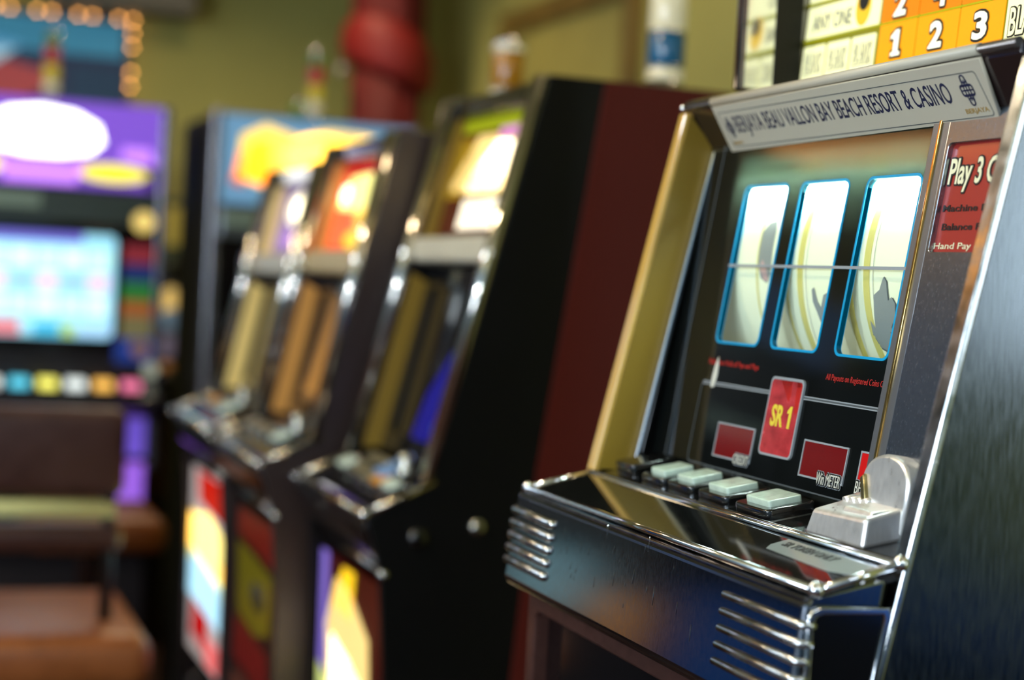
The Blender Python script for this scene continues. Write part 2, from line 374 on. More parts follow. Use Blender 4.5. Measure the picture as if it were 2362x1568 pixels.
prism('right_cheek_edge', [(fy(.80) - .002, .80), (fy(1.4185) - .002, 1.4185), (fy(1.4185) + .004, 1.4185), (fy(.80) + .004, .80)], -.9335, -.9195, chrome_worn, M1, r=.0016, seg=3)
# reel glass with three windows
SL = .155
FG = frame((0, .668, 1.0915), (1, 0, 0), (0, SL, 1))
WIN = ((-1.3405, -1.2615), (-1.2420, -1.1650), (-1.1405, -1.0640)); WV0, WV1 = .1185, .2600
holes = [rrect(a + .0020, WV0 + .0020, b - .0020, WV1 - .0020, .0064) for a, b in WIN]
plate('reel_glass', FG, [rrect(-1.4245, -.012, -1.055, .312)] + holes, -.004, 0, art_glass, M1)
plate('added_light_block', FG, rrect(-1.4240, -.012, -1.056, .112), -.012, -.0045, black_satin, M1)  # unseen plates added to keep lamp glow off this part of the glass
plate('added_light_block', FG, rrect(-1.4240, .112, -1.360, .312), -.012, -.0045, black_satin, M1)
for a, b in WIN:
    r = plate('window_rim', FG, [rrect(a, WV0, b, WV1, .008), rrect(a + .0020, WV0 + .0020, b - .0020, WV1 - .0020, .0064)], -.0045, .0006, rim_blue, M1)
    plate('window_pane', FG, rrect(a + .0020, WV0 + .0020, b - .0020, WV1 - .0020, .0064), -.0022, -.0018, clear_pane, r)
plate('payline', FG, rrect(-1.3425, .1868, -1.0625, .1892), .0003, .0009, line_grey, M1)
plate('payline_arrow', FG, [(-1.0625, .1868), (-1.0625, .1892), (-1.0570, .1945), (-1.0555, .1945), (-1.0600, .1880), (-1.0555, .1815), (-1.0570, .1815)], .0003, .0009, line_grey, M1)
def hairline(u0, v0, u1, v1): plate('printed_line', FG, rrect(u0, v0, u1, v1), .0002, .0006, line_grey, M1)
for dv in (0, .0022):
    hairline(-1.347, .0812 + dv, -1.2262, .0821 + dv); hairline(-1.1705, .0812 + dv, -1.0565, .0821 + dv)
plate('printed_border', FG, [rrect(-1.3500, .0110, -1.0545, .0835, .006), rrect(-1.3488, .0122, -1.0557, .0823, .005)], .0002, .0005, ink_line, M1)
plate('printed_border', FG, [rrect(-1.3960, -.005, -1.0520, .306, .004), rrect(-1.3945, -.0035, -1.0535, .3045, .004)], .0002, .0005, ink_line, M1)
text('small_print', FG, 'All Payouts on Registered Coins Only', (-1.1440, .0978, -1.0560, .1042), .0002, .0003, ink_red, M1)
text('small_print', FG, 'Malfunction Voids all Pays and Plays', (-1.3440, .0978, -1.2530, .1042), .0002, .0003, ink_red, M1)
plate('white_chip', FG, [(-1.331, .079), (-1.3255, .0795), (-1.3232, .090), (-1.3245, .100), (-1.3270, .1065), (-1.3305, .098), (-1.3320, .088)], .0002, .0008, ink_white, M1)
# machine number label
lb = plate('number_label', FG, rrect(-1.2225, .0335, -1.1730, .0945, .004), .0002, .0016, label_red, M1, .0004)
plate('label_border', FG, [rrect(-1.2240, .0318, -1.1712, .0965, .005), rrect(-1.2222, .0336, -1.1730, .0940, .004)], .0002, .0020, line_grey, lb)
plate('torn_print', FG, [(-1.208, .094), (-1.190, .094), (-1.188, .083), (-1.191, .077), (-1.199, .085)], .0018, .0020, label_red_dark, lb)
plate('torn_print', FG, [(-1.182, .094), (-1.174, .093), (-1.1745, .070), (-1.1785, .068), (-1.181, .082)], .0018, .0020, label_red_dark, lb)
text('number_text', FG, 'SR', (-1.2135, .0560, -1.1935, .0740), .0018, .0005, ink_yellow, lb, fat=.03)
plate('number_text', FG, one(-1.1885, .0560, -1.1800, .0740, False), .0018, .0023, ink_yellow, lb)
# displays
for (u0, v0, u1, v1, m, t, tb) in ((-1.3010, .0225, -1.2375, .0495, led_red, 'CREDIT', (-1.2630, .0190, -1.2370, .0270)),
                                   (-1.1545, .0235, -1.0920, .0498, led_red, 'Win METER', (-1.1270, .0195, -1.0930, .0285)),
                                   (-1.0718, .0240, -1.0560, .0497, led_lit, 'BET', (-1.0715, .0195, -1.0580, .0285))):
    d = plate('led_display', FG, rrect(u0, v0, u1, v1), .0002, .0010, m, M1)
    plate('display_border', FG, [rrect(u0 - .0014, v0 - .0014, u1 + .0014, v1 + .0014), rrect(u0, v0, u1, v1)], .0002, .0014, line_grey, d)
    halo('display_caption_edge', FG, t, tb, .0012, .0015, line_grey, d)
    halo('display_caption_ground', FG, t, tb, .0016, .0010, ink_black, d)
    text('display_caption', FG, t, tb, .0019, .0003, ink_white, d, fat=.0)
text('small_print', FG, 'MALFUNCTION VOIDS ALL PAYS', (-1.315, .008, -1.245, .0115), .0002, .0003, ink_line, M1)
# chrome strips and steel panel right of the glass
plate('glass_frame', FG, rrect(-1.0600, -.012, -1.0400, .306), -.004, .0022, mat('frame_grey', (150, 154, 158), .3, .85), M1, .0008)
plate('glass_frame_bead', FG, rrect(-1.0508, -.010, -1.0490, .300), .001, .0040, brass_edge, M1, .0006)
plate('steel_panel', FG, [rrect(-1.0400, -.012, -.9345, .306), rrect(-1.0370, .1995, -.9480, .2800, .004)], -.006, .0022, steel_plate, M1, .0006)
pp = plate('info_plate', FG, rrect(-1.0385, .1995, -.9480, .2800, .004), -.006, -.0015, plate_red, M1)
outlined('info_heading', FG, 'Play 3 Coins', (-1.0340, .2440, -.9500, .2690), -.0013, cream, ink_black, pp, .02, .07, .0014)
text('info_line', FG, 'Machine Pays all', (-1.0340, .2285, -.9530, .2350), -.0013, .0003, ink_black, pp, fat=.02)
text('info_line', FG, 'Balance Paid by', (-1.0310, .2150, -.9560, .2215), -.0013, .0003, ink_black, pp, fat=.02)
text('info_line', FG, 'Hand Pay on Win', (-1.0360, .2015, -.9530, .2075), -.0013, .0003, cream, pp)
# cabinet interior with reels
lampbox = mat('reel_box_white', (236, 236, 214), .7)
strip = mat('reel_strip', (242, 244, 216), .55, emit=.16, ec=(240, 246, 206))
rimy = mat('reel_rim', (214, 204, 120), .4, emit=.12, ec=(226, 214, 120))
sym = mat('symbol_grey', (150, 156, 156), .5); sym_d = mat('symbol_line', (96, 104, 110), .5); sym_p = mat('symbol_pink', (206, 170, 168), .5)
bmx = bmesh.new()
for a, b in (((-1.424, .745, 1.135), (-1.420, .975, 1.420)), ((-1.052, .745, 1.135), (-1.046, .975, 1.420)), ((-1.424, .970, 1.135), (-1.046, .975, 1.420)),
             ((-1.424, .700, 1.135), (-1.046, .975, 1.140)), ((-1.424, .805, 1.414), (-1.046, .975, 1.420)), ((-1.372, .716, 1.374), (-1.046, .722, 1.400))):
    add_box(bmx, a, b)
from_bm('reel_housing', bmx, lampbox, M1)
RC = FG @ Vector((0, .190, 0)); RAD = .130; RY = RC.y + .006 + RAD; RZ = RC.z - .002
def onreel(uc, th, dr): return Vector((uc, RY - (RAD + dr) * math.cos(th), RZ + (RAD + dr) * math.sin(th)))
def decal(name, pts, uc, th0, m, parent, dr=.0006):
    """flat print wrapped on the reel: pts in metres (u, arc), fan of fine slices"""
    cu = bpy.data.curves.new('tmp', 'CURVE'); cu.dimensions = '2D'; cu.fill_mode = 'BOTH'
    s = cu.splines.new('POLY'); s.points.add(len(pts) - 1); s.use_cyclic_u = True
    for p, q in zip(s.points, pts): p.co = (q[0], q[1], 0, 1)
    me = curve_mesh(cu, None)
    b_ = bmesh.new(); b_.from_mesh(me)
    for _ in range(3):
        L = [e for e in b_.edges if abs(e.verts[0].co.y - e.verts[1].co.y) > .006]
        if L: bmesh.ops.subdivide_edges(b_, edges=L, cuts=1); bmesh.ops.triangulate(b_, faces=b_.faces)
    b_.to_mesh(me); b_.free()
    for v in me.vertices: v.co = onreel(uc + v.co.x, th0 + v.co.y / RAD, dr) - ORG
    return link(name, me, m, parent)
for i, (a, b) in enumerate(WIN):
    c0 = (a + b) / 2 + .002; hw = .048
    bm = bmesh.new(); N = 64; cols = []
    for u in (c0 - (hw if i else .115), c0 + hw):
        cols.append([bm.verts.new(onreel(u, 2 * math.pi * k / N, 0)) for k in range(N)])
    for k in range(N): bm.faces.new((cols[0][k], cols[0][(k + 1) % N], cols[1][(k + 1) % N], cols[1][k]))
    rl = from_bm('reel', bm, strip, M1, True)
    for u0, u1 in ((c0 + hw - .0015, c0 + hw + .001),):
        bm = bmesh.new(); R4 = []
        for u, dr in ((u0, -.010), (u0, .001), (u1, .001), (u1, -.010)):
            R4.append([bm.verts.new(onreel(u, 2 * math.pi * k / N, dr)) for k in range(N)])
        for j in range(4):
            for k in range(N): bm.faces.new((R4[j][k], R4[j][(k + 1) % N], R4[(j + 1) % 4][(k + 1) % N], R4[(j + 1) % 4][k]))
        from_bm('reel_rim', bm, rimy, rl, True)
    decal('reel_stripe', [(-.031, -.12)] + [(-.031, -.12 + .006 * q) for q in range(1, 41)] + [(-.0225, .12 - .006 * q) for q in range(41)] if i else [(-.004, -.12 + .006 * q) for q in range(41)] + [(-.0015, .12 - .006 * q) for q in range(41)], c0, 0, rimy, rl)
    if i: decal('reel_hairline', [(-.0175, -.12 + .006 * q) for q in range(41)] + [(-.0169, .12 - .006 * q) for q in range(41)], c0, 0, sym, rl)
    if i == 0:
        decal('symbol', [(.010, .030), (.018, .038), (.030, .040), (.033, .030), (.033, -.006), (.026, -.014), (.016, -.010), (.010, .004)], c0 - .012, 0, sym, rl)
        decal('symbol', [(.013, .000), (.019, .006), (.026, -.002), (.030, -.012), (.022, -.012)], c0 - .012, 0, sym_p, rl, .0009)
    if i == 1:
        decal('symbol', [(.004, -.018), (.008, -.016), (.012, -.028), (.016, -.032), (.022, -.022), (.028, -.020), (.031, -.026), (.027, -.030), (.027, -.040), (.024, -.058), (.026, -.085), (.020, -.088), (.016, -.082), (.009, -.088), (.005, -.078), (.009, -.062), (.012, -.048), (.008, -.036), (.004, -.028)], c0 - .012, 0, sym, rl)
        decal('symbol', [(.010, -.060), (.022, -.056), (.024, -.074), (.018, -.086), (.010, -.078)], c0 - .012, 0, sym_d, rl, .0009)
    if i == 2:
        hat = [(-.004, -.046), (.001, -.020), (.009, -.016), (.015, -.006), (.019, -.010), (.020, -.024), (.025, -.021), (.029, -.026), (.027, -.036), (.019, -.044), (.016, -.058), (.008, -.066), (-.004, -.062), (-.010, -.050), (-.009, -.040)]
        decal('symbol', [(x * 1.06 + .0, y * 1.04 + .0005) for x, y in hat], c0 - .017, 0, sym_d, rl, .0006)
        decal('symbol', hat, c0 - .017, 0, sym, rl, .0009)
        decal('symbol', [(.014, -.048), (.031, -.048), (.031, -.054), (.026, -.070), (.024, -.095), (.016, -.095), (.018, -.072), (.024, -.056), (.014, -.055)], c0 - .015, 0, sym_d, rl, .0012)
        decal('symbol', [(.016, -.0495), (.0295, -.0495), (.0295, -.0535), (.0245, -.070), (.0225, -.0935), (.0175, -.0935), (.0195, -.0715), (.0255, -.0537), (.016, -.0537)], c0 - .015, 0, sym_p, rl, .0015)
lt = tube('reel_lamp_tube', [(-1.355, .7235, 1.366), (-1.062, .7235, 1.366)], .005, mat('reel_lamp', (240, 255, 250), .3, emit=30, ec=(222, 255, 244)), M1, 10)
L = bpy.data.lights.new('reel_lamp_light', 'AREA'); L.shape = 'RECTANGLE'; L.size = .30; L.size_y = .012; L.energy = 3.0; L.color = (.86, 1, .94)
lo = bpy.data.objects.new('reel_lamp_light', L); COL.objects.link(lo); lo.parent = M1
lo.location = Vector((-1.208, .7215, 1.359)) - ORG; lo.rotation_euler = (math.radians(16), 0, 0)
# buttons on the deck
def fb(u, y, n=0): return FB @ Vector((u, (y - .616) / math.cos(math.atan2(.0105, .056)), n))
for u, wd, y, dp, wide in ((-1.318, .040, .643, .040, 0), (-1.268, .042, .6445, .040, 0), (-1.208, .046, .6445, .040, 0), (-1.138, .050, .6425, .040, 0)):
    v = (y - .616) * 1.017
    bz = plate('button_bezel', FB, rrect(u - wd / 2, v - dp / 2, u + wd / 2, v + dp / 2, .004), .0, .0080, black_plastic, M1, .0016)
    plate('button_flange', FB, rrect(u - wd / 2 - .002, v - dp / 2 - .002, u + wd / 2 + .002, v + dp / 2 + .002, .004), -.001, .0012, chrome_worn, bz)
    plate('button_cap', FB, rrect(u - wd / 2 + .0070, v - dp / 2 + .0065, u + wd / 2 - .0070, v + dp / 2 - .0065, .002), .007, .0135, cap_green, bz, .0010)
v = (.645 - .616) * 1.017
bz = plate('blank_button', FB, rrect(-1.398, v - .020, -1.362, v + .022, .003), 0, .012, black_plastic, M1, .0014)
# coin entry casting
bm = bmesh.new()
base = [(-1.0625, .6235), (-.9850, .6235), (-.9850, .6700), (-1.0625, .6700)]
ht = (.0190, .0215, .0230, .0215)
lo_ = [bm.verts.new((x, y, 1.0815 + (y - .616) * .19)) for x, y in base]
hi_ = [bm.verts.new((x + (.005 if i in (0, 3) else -.002), y + (.0035 if i in (0, 1) else 0), 1.0815 + (y - .616) * .19 + ht[i])) for i, (x, y) in enumerate(base)]
bm.faces.new(lo_[::-1]); bm.faces.new(hi_)
for i in range(4): bm.faces.new((lo_[i], lo_[(i + 1) % 4], hi_[(i + 1) % 4], hi_[i]))
bevel(bm, .003, 3); ch = from_bm('coin_entry_base', bm, cast, M1)
for q in range(4): tube('base_ridge', [(-1.0530 + q * .0085, .650, 1.1080 + q * .0006), (-1.0530 + q * .0085, .664, 1.1115 + q * .0004)], .0030, cast, ch, 8)
prism('coin_chute', [(.632, 1.1030), (.634, 1.1085), (.668, 1.1125), (.668, 1.1030)], -1.0270, -.9900, cast, ch, r=.002)
FT = frame((0, .668, 1.098), (1, 0, 0), (0, .12, 1))
arch = [(-1.0400, -.004), (-.9860, -.004), (-.9860, .026)] + [(-1.013 + .027 * math.cos(math.radians(t)), .026 + .018 * math.sin(math.radians(t))) for t in range(10, 180, 10)] + [(-1.0400, .026)]
th_ = plate('coin_entry_shield', FT, arch, -.002, .012, cast, M1, .0028)
plate('coin_slot_ridge', FT, [(-1.0330, .000), (-1.0295, .000), (-1.0300, .012), (-1.0370, .028), (-1.0395, .026), (-1.0335, .010)], .012, .0165, mat('ridge_bronze', (150, 140, 100), .35, 1), th_, .0012)  # ridge in its own brass tone
bm = bmesh.new(); bmesh.ops.create_uvsphere(bm, u_segments=20, v_segments=12, radius=1)
for vv in bm.verts: vv.co = FT @ Vector((-1.012 + vv.co.x * .019, .022 + vv.co.y * .017, .0105 + vv.co.z * .0035))
from_bm('coin_shield_boss', bm, cast, th_, True)
tp = plate('token_label', FDk, [(-1.052, .040), (-1.046, .033), (-.960, .030), (-.934, .036), (-.940, .055), (-1.052, .055)], .0002, .0010, tape, M1)
text('token_text', FDk, 'SR TOKEN ONLY', (-1.043, .043, -.975, .051), .0012, .0003, ink_black, tp, fat=.02)
# visor with nameplate
prism('visor', [(.6890, 1.4205), (.6895, 1.4285), (.700, 1.4320), (.78, 1.4450), (.80, 1.4450), (.80, 1.402), (.724, 1.382), (.7155, 1.3848)], -1.4385, -.9345, mat('visor_dark', (40, 30, 30), .14, .35, coat=.6), M1, r=.0020, seg=3)
tube('visor_lip', [(-1.4375, .6900, 1.4235), (-.9355, .6885, 1.4275)], .0038, mat('visor_grey', (118, 112, 108), .25, .8), M1, 12)
lathe('visor_stud', [(.001, .004), (.003, .003), (.0042, 0), (.003, -.003)], (-1.4375, .6890, 1.4225), chrome, M1, 12)
tube('visor_lower_bead', [(-1.424, .716, 1.3840), (-.940, .7150, 1.3850)], .0030, chrome_worn, M1, 10)
vn = Vector((0, .6905 - .7150, 1.4215 - 1.3860)); FS = frame((0, .7135, 1.3835), (1, 0, 0), vn); hS = vn.length
npl = plate('nameplate', FS, [(-1.3800, -.001), (-.9830, .001), (-.9750, hS + .003), (-1.3750, hS + .001)], .0, .0022, sticker, M1, .0003)
tube('nameplate_fold', [(-1.3785, .6893, 1.4238), (-.9775, .6880, 1.4272)], .0043, sticker, npl, 12)
plate('nameplate_border', FS, [rrect(-1.3700, .0030, -.9860, hS - .0050, .003), rrect(-1.3694, .0036, -.9866, hS - .0056, .0028)], .0024, .0027, ink_line, npl)
text('nameplate_text', FS, 'BERJAYA BEAU VALLON BAY BEACH RESORT & CASINO', (-1.3490, .0110, -1.0240, .0330), .0024, .0003, ink_navy, npl, fat=.006)
def emblem(cu, cv, sz):                     # woven knot of looped bars above the name
    e = []
    for k in (-1, 0, 1):
        e.append([rrect(cu + k * .30 * sz - .05 * sz, cv - .85 * sz, cu + k * .30 * sz + .05 * sz, cv + .85 * sz, .05 * sz, 3)])
        e.append([rrect(cu - .62 * sz, cv + k * .36 * sz - .06 * sz, cu + .62 * sz, cv + k * .36 * sz + .06 * sz, .06 * sz, 3)])
    e.append([rrect(cu - .30 * sz, cv + .55 * sz, cu + .30 * sz, cv + 1.25 * sz, .28 * sz), rrect(cu - .18 * sz, cv + .66 * sz, cu + .18 * sz, cv + 1.14 * sz, .17 * sz)])
    e.append([rrect(cu - .30 * sz, cv - 1.25 * sz, cu + .30 * sz, cv - .55 * sz, .28 * sz), rrect(cu - .18 * sz, cv - 1.14 * sz, cu + .18 * sz, cv - .66 * sz, .17 * sz)])
    e.append([rrect(cu - .75 * sz, cv - .50 * sz, cu + .75 * sz, cv + .50 * sz, .3 * sz), rrect(cu - .64 * sz, cv - .40 * sz, cu + .64 * sz, cv + .40 * sz, .24 * sz)])
    for i, l in enumerate(e): plate('emblem_loop', FS, l, .0024, .0027 + .00002 * i, ink_navy, npl)
emblem(-1.0030, .0245, .0098); emblem(-1.3595, .0225, .0082)
text('emblem_text', FS, 'BERJAYA', (-1.0160, .0055, -.9895, .0105), .0024, .0003, ink_gold, npl, fat=.02)
text('emblem_text', FS, 'BERJAYA', (-1.3680, .0045, -1.3500, .0085), .0024, .0003, ink_gold, npl, fat=.02)
# top box with the award glass
box('top_box_side', (-1.4300, .735, 1.443), (-1.4200, 1.15, 1.78), dark_chrome, M1, r=.002)
tube('top_box_edge', [(-1.4245, .7365, 1.4450), (-1.4245, .7365, 1.78)], .0042, chrome, M1, 12)
tube('top_box_edge', [(-1.4320, .7420, 1.4450), (-1.4320, .7420, 1.78)], .0030, brass_edge, M1, 12)  # brass colour stands in for a warm reflection on the outer edge
box('top_box_mirror', (-1.4200, .7400, 1.446), (-1.4185, .7700, 1.78), chrome, M1, r=0)
box('top_box_gasket', (-1.4200, .7700, 1.446), (-1.4175, .7980, 1.78), black_satin, M1, r=0)
FP = frame((0, .799, 1.4576), (1, 0, 0), (0, .08, 1))
E1 = .55
pan = plate('award_glass', FP, rrect(-1.4195, -.014, -.9365, .32), -.006, -.0008, glow('award_olive', (120, 118, 20), E1), M1)
cell_c = glow('award_cream', (238, 236, 182), .6); cell_o1 = glow('award_orange_low', (232, 150, 14), .62); cell_o2 = glow('award_orange_mid', (222, 120, 10), .6); cell_o3 = glow('award_orange_top', (214, 92, 40), .55)
num_c = glow('award_number', (250, 248, 222), .9)
UC = (-1.2880, -1.2295, -1.1690, -1.1085); RV = [.0020 + k * .0345 for k in range(9)]; RV[0] = -.010
for k in range(8):
    v0, v1 = RV[k] + .0012, RV[k + 1] - .0012
    for c in range(3):
        cell = plate('award_cell', FP, rrect(UC[c] + .0008, v0 - (0 if c or k else 0), UC[c + 1] - .0008, v1, .001), -.0006, .0, (cell_o1, cell_o2, cell_o3)[min(k, 2)], M1)
        if k < 3:
            n = ('1', '2', '3', '2', '4', '6', '3', '6', '9')[k * 3 + c]
            um = (UC[c] + UC[c + 1]) / 2; wn = .0058 if n == '1' else .0090
            vb = .006 + k * .0345
            if n == '1':
                plate('award_number_outline', FP, one(um - .0075, vb, um + .0075, vb + .0225, True, .0022), .0004, .0007, ink_black, cell)
                plate('award_number', FP, one(um - .0075, vb, um + .0075, vb + .0225), .0008, .0011, num_c, cell); continue
            outlined('award_number', FP, n, (um - wn, vb, um + wn, vb + .0225), .0004, num_c, ink_black, cell, .03, .10, .0022)
    plate('award_cell', FP, rrect(-1.4180, v0 + (0 if k else 0), -1.2910, v1 - .002, .002), -.0006, .0, cell_c, M1) if k else None
    if k: plate('award_rule', FP, rrect(-1.4190, RV[k] - .0006, -1.108, RV[k] + .0006), -.0006, .0004, glow('award_lime', (170, 170, 20), .5), M1)
for c in range(3):
    u0 = -1.4180 + c * .0428
    cell = plate('award_cell', FP, rrect(u0, -.009, u0 + .0395, .0305, .002), -.0006, .0, cell_c, M1)
    outlined('award_word', FP, 'BLANK', (u0 + .005, .0045, u0 + .035, .0225), .0002, cell_c, ink_line, cell, .0, .05, .0008)
text('award_word', FP, 'ANY ONE', (-1.4060, .0440, -1.3380, .0590), .0003, .0003, ink_line, M1, fat=-.005)
text('award_word', FP, 'ANY TWO', (-1.4060, .0790, -1.3380, .0940), .0003, .0003, ink_line, M1, fat=-.005)
ic = plate('award_icon', FP, ell(-1.3190, .0565, .0120, .0170), .0004, .0012, glow('award_gold', (226, 180, 40), .5), M1)
plate('award_icon_mark', FP, ell(-1.3175, .0625, .0085, .0095), .0014, .0018, ink_black, ic)
for k in range(4):
    cell = plate('award_cell', FP, rrect(-1.1065, RV[k] + .002, -.9400, RV[k + 1] - .002, .002), -.0006, .0, cell_c, M1)
    outlined('award_word', FP, 'BLANK', (-1.1010, RV[k] + (.014 if k == 0 else .008), -1.0500, RV[k] + (.036 if k == 0 else .030)), .0002, cell_c, ink_black, cell, .01, .07, .0014)
box('top_box_top', (-1.4300, .735, 1.76), (-.9345, 1.15, 1.78), black_satin, M1)

# ------------------------------------------------------------------ the row of upright machines behind it
def beacon(parent, c, r, rings, base_h=.022):
    """signal lamp on a machine: chrome foot, stacked coloured lenses, cap"""
    b = lathe('signal_lamp', [(r * 1.15, 0), (r * 1.15, base_h * .4), (r, base_h * .5), (r, base_h)], c, chrome, parent, 20)
    z = c[2] + base_h
    for h, m in rings:
        lathe('lamp_lens', [(r * .92, 0), (r, h * .06), (r, h * .94), (r * .92, h)], (c[0], c[1], z), m, b, 20); z += h
        lathe('lamp_ring', [(r * 1.04, 0), (r * 1.04, .004)], (c[0], c[1], z - .002), chrome, b, 20)
    lathe('lamp_cap', [(r, 0), (r, .006), (r * .6, .012), (.002, .014)], (c[0], c[1], z), chrome, b, 20)
    return b
lens = lambda n, c, e: mat(n, c, .15, emit=e, coat=.5)
lens_blue = lens('lens_blue', (4, 84, 122), .08); lens_white = lens('lens_white', (214, 206, 170), .25); lens_amber = lens('lens_amber', (150, 104, 14), .12)
lens_green = lens('lens_green', (30, 120, 30), .12); lens_red = lens('lens_red', (170, 30, 14), .15); lens_yel = lens('lens_yellow', (190, 168, 0), .3)
locks = mat('lock_metal', (190, 190, 180), .25, 1)

def upright(loc, label, P, rz=0):
    """cabinet 0.40 m wide seen in local coords: x across, front at -y; P gives heights, lean and printed art"""
    global ORG
    ORG = Vector((0, 0, 0)); K = P
    W = K.get('w', .40); h = W / 2; zd = K['zd']; zt = K['zt']; zl = K['zl']; dt = K['dt']; D = .60
    t = empty('slot_machine', loc, label, 'slot machine', None, rz)
    cheek = lambda z: .088 + (z - (zd + .038)) * (dt - .088) / (zt - zd - .038)
    side = [(cheek(zd + .035), zd + .035), (dt, zt), (D, zt), (D, 0), (.040, 0), (.034, zd - .21), (.026, zd - .078), (.0, zd - .004), (.02, zd + .006)]
    for s in (-1, 1):
        x0, x1 = (h - .014, h) if s > 0 else (-h, -h + .014)
        prism('side_panel', side, x0, x1, K['side'], t, r=.003)
        if K.get('side2'):                  # second colour behind the front strip
            xo = x1 if s > 0 else x0
            prism('rear_side_panel', [(dt + .082, zt - .002), (D, zt - .002), (D, .02), (.16, .02), (.232, zd + .055)], xo - .001, xo + .003, K['side2'], t, r=.001)
        tube('side_edge', [(x0 + .5 * (x1 - x0), cheek(zd + .04) - .010, zd + .042), (x0 + .5 * (x1 - x0), dt - .010, zt - .004)], .0100, K['edge'], t, 14)
        prism('side_edge_backing', [(cheek(zd + .04) - .006, zd + .04), (dt - .006, zt), (dt + .008, zt), (cheek(zd + .04) + .008, zd + .04)], x0 + .002, x1 - .002, K['edge'], t, r=.003)
        prism('side_liner', [(cheek(zd + .05) + .004, zd + .05), (cheek(zl - .04) + .004, zl - .04), (cheek(zl - .04) + .040, zl - .06), (cheek(zd + .05) + .034, zd + .05)], *( (x0 - .004, x0) if s > 0 else (x1, x1 + .004)), K['liner'], t, r=.0005)
        if zt - zl > .1:
            prism('marquee_liner', [(cheek(zl + .01) + .004, zl + .01), (dt + .002, zt - .02), (dt + .045, zt - .02), (cheek(zl + .01) + .035, zl + .01)], *((x0 - .004, x0) if s > 0 else (x1, x1 + .004)), K['liner'], t, r=.0005)
    prism('cabinet_back', [(.36, 0), (D - .01, 0), (D - .01, zt - .004), (.36, zt - .004)], -h + .014, h - .014, black_satin, t)
    prism('cabinet_top', [(dt + .004, zt - .022), (dt, zt - .004), (D - .005, zt - .004), (D - .005, zt - .022)], -h + .014, h - .014, black_satin, t)
    # marquee
    sl = (dt - cheek(zl)) / (zt - zl)
    FM = frame((0, cheek(zl) + .03, zl + .02), (1, 0, 0), (0, sl, 1)); mh = (zt - .03 - zl - .02) * math.hypot(1, sl)
    hw = h - .018
    mp = plate('marquee_glass', FM, rrect(-hw, 0, hw, mh), -.006, 0, K['mbase'], t)
    for name, pts, m in K['mart']:
        plate(name, FM, [(x * hw, y * mh) for x, y in pts], .0006, .0012, m, mp)
    prism('marquee_top_rail', [(dt - .004, zt - .034), (dt - .002, zt - .004), (dt + .03, zt - .002), (dt + .03, zt - .034)], -h + .010, h - .010, dark_chrome, t, r=.004)
    prism('ledge', [(cheek(zl) - .006, zl - .022), (cheek(zl) - .004, zl + .014), (cheek(zl) + .05, zl + .018), (cheek(zl) + .05, zl - .030)], -h + .012, h - .012, K['ledge'], t, r=.006, seg=3)
    # screen
    s0, s1 = zd + .05, zl - .035
    FSn = frame((0, cheek(s0) + .036, s0), (1, 0, 0), (0, (cheek(s1) - cheek(s0)) , s1 - s0)); sh = math.hypot(cheek(s1) - cheek(s0), s1 - s0)
    plate('screen_bezel', FSn, [rrect(-hw, 0, hw, sh), rrect(-hw * .86, sh * .10, hw * .86, sh * .90, .01)], -.01, .004, black_gloss, t)
    sc = plate('screen', FSn, rrect(-hw * .87, sh * .09, hw * .87, sh * .91, .01), -.01, -.002, K['sbase'], t)
    for name, pts, m in K['sart']:
        plate(name, FSn, [(max(-1, x * 1.6 - .6) * hw * .86, sh * (.10 + .80 * y)) for x, y in pts], -.0015, -.0008, m, sc)
    # deck with buttons
    prism('button_deck', [(.0, zd - .004), (.004, zd + .006), (.094, zd + .044), (.15, zd + .044), (.15, zd - .02), (.02, zd - .02)], -h + .004, h - .004, K.get('deck', black_gloss), t, r=.005)
    tube('deck_rail', [(-h + .004, -.002, zd + .003), (h - .004, -.002, zd - .001)], .0052, K['rail'], t, 10)
    for s in (-1, 1): tube('deck_end_rail', [(s * (h - .002), -.002, zd + .002), (s * (h - .002), .092, zd + .044)], .0046, K['rail'], t, 10)
    for s in (-1, 1): lathe('rail_stud', [(.002, .006), (.006, .004), (.008, 0), (.006, -.005)], (s * (h - .003), -.003, zd + .001), chrome, t, 12)
    FBt = frame((0, .004, zd + .007), (1, 0, 0), (0, .09, .038))
    for i, (bu, bv, bw, bh, m) in enumerate(K['btn']):
        bz = plate('button_bezel', FBt, rrect(bu - bw / 2 - .004, bv - bh / 2 - .004, bu + bw / 2 + .004, bv + bh / 2 + .004, .004), 0, .005, black_plastic, t, .001)
        plate('button_cap', FBt, rrect(bu - bw / 2, bv - bh / 2, bu + bw / 2, bv + bh / 2, .003), .005, .010, m, bz, .001)
    if K.get('cup'):
        cp = lathe('coin_head', [(.016, 0), (.016, .012), (.010, .02), (.013, .030), (.004, .036)], (h - .085, .075, zd + .038), locks, t, 16)
        plate('coin_plate', FBt, rrect(h - .150, .055, h - .105, .090, .003), .0, .014, K['cup'], t, .002)
    # curved apron and lit belly glass
    prism('apron', [(.004, zd - .006), (.0, zd - .020), (.012, zd - .050), (.030, zd - .074), (.06, zd - .080), (.14, zd - .02), (.14, zd - .006)], -h + .014, h - .014, black_gloss, t, r=.003)
    tube('belly_trim', [(-h + .002, .028, zd - .078), (h - .002, .028, zd - .078)], .0050, dark_chrome, t, 10)
    lathe('trim_stud', [(.002, .006), (.006, .004), (.008, 0), (.006, -.005)], (h - .002, .026, zd - .078), chrome, t, 12)
    FBl = frame((0, .046, zd - .46), (1, 0, 0), (0, -.006, .36)); bh_ = .355
    bp = plate('belly_glass', FBl, rrect(-hw, 0, hw, bh_), -.006, 0, K['bbase'], t)
    for name, pts, m in K['bart']:
        plate(name, FBl, [(x * hw, y * bh_) for x, y in pts], .0006, .0014, m, bp)
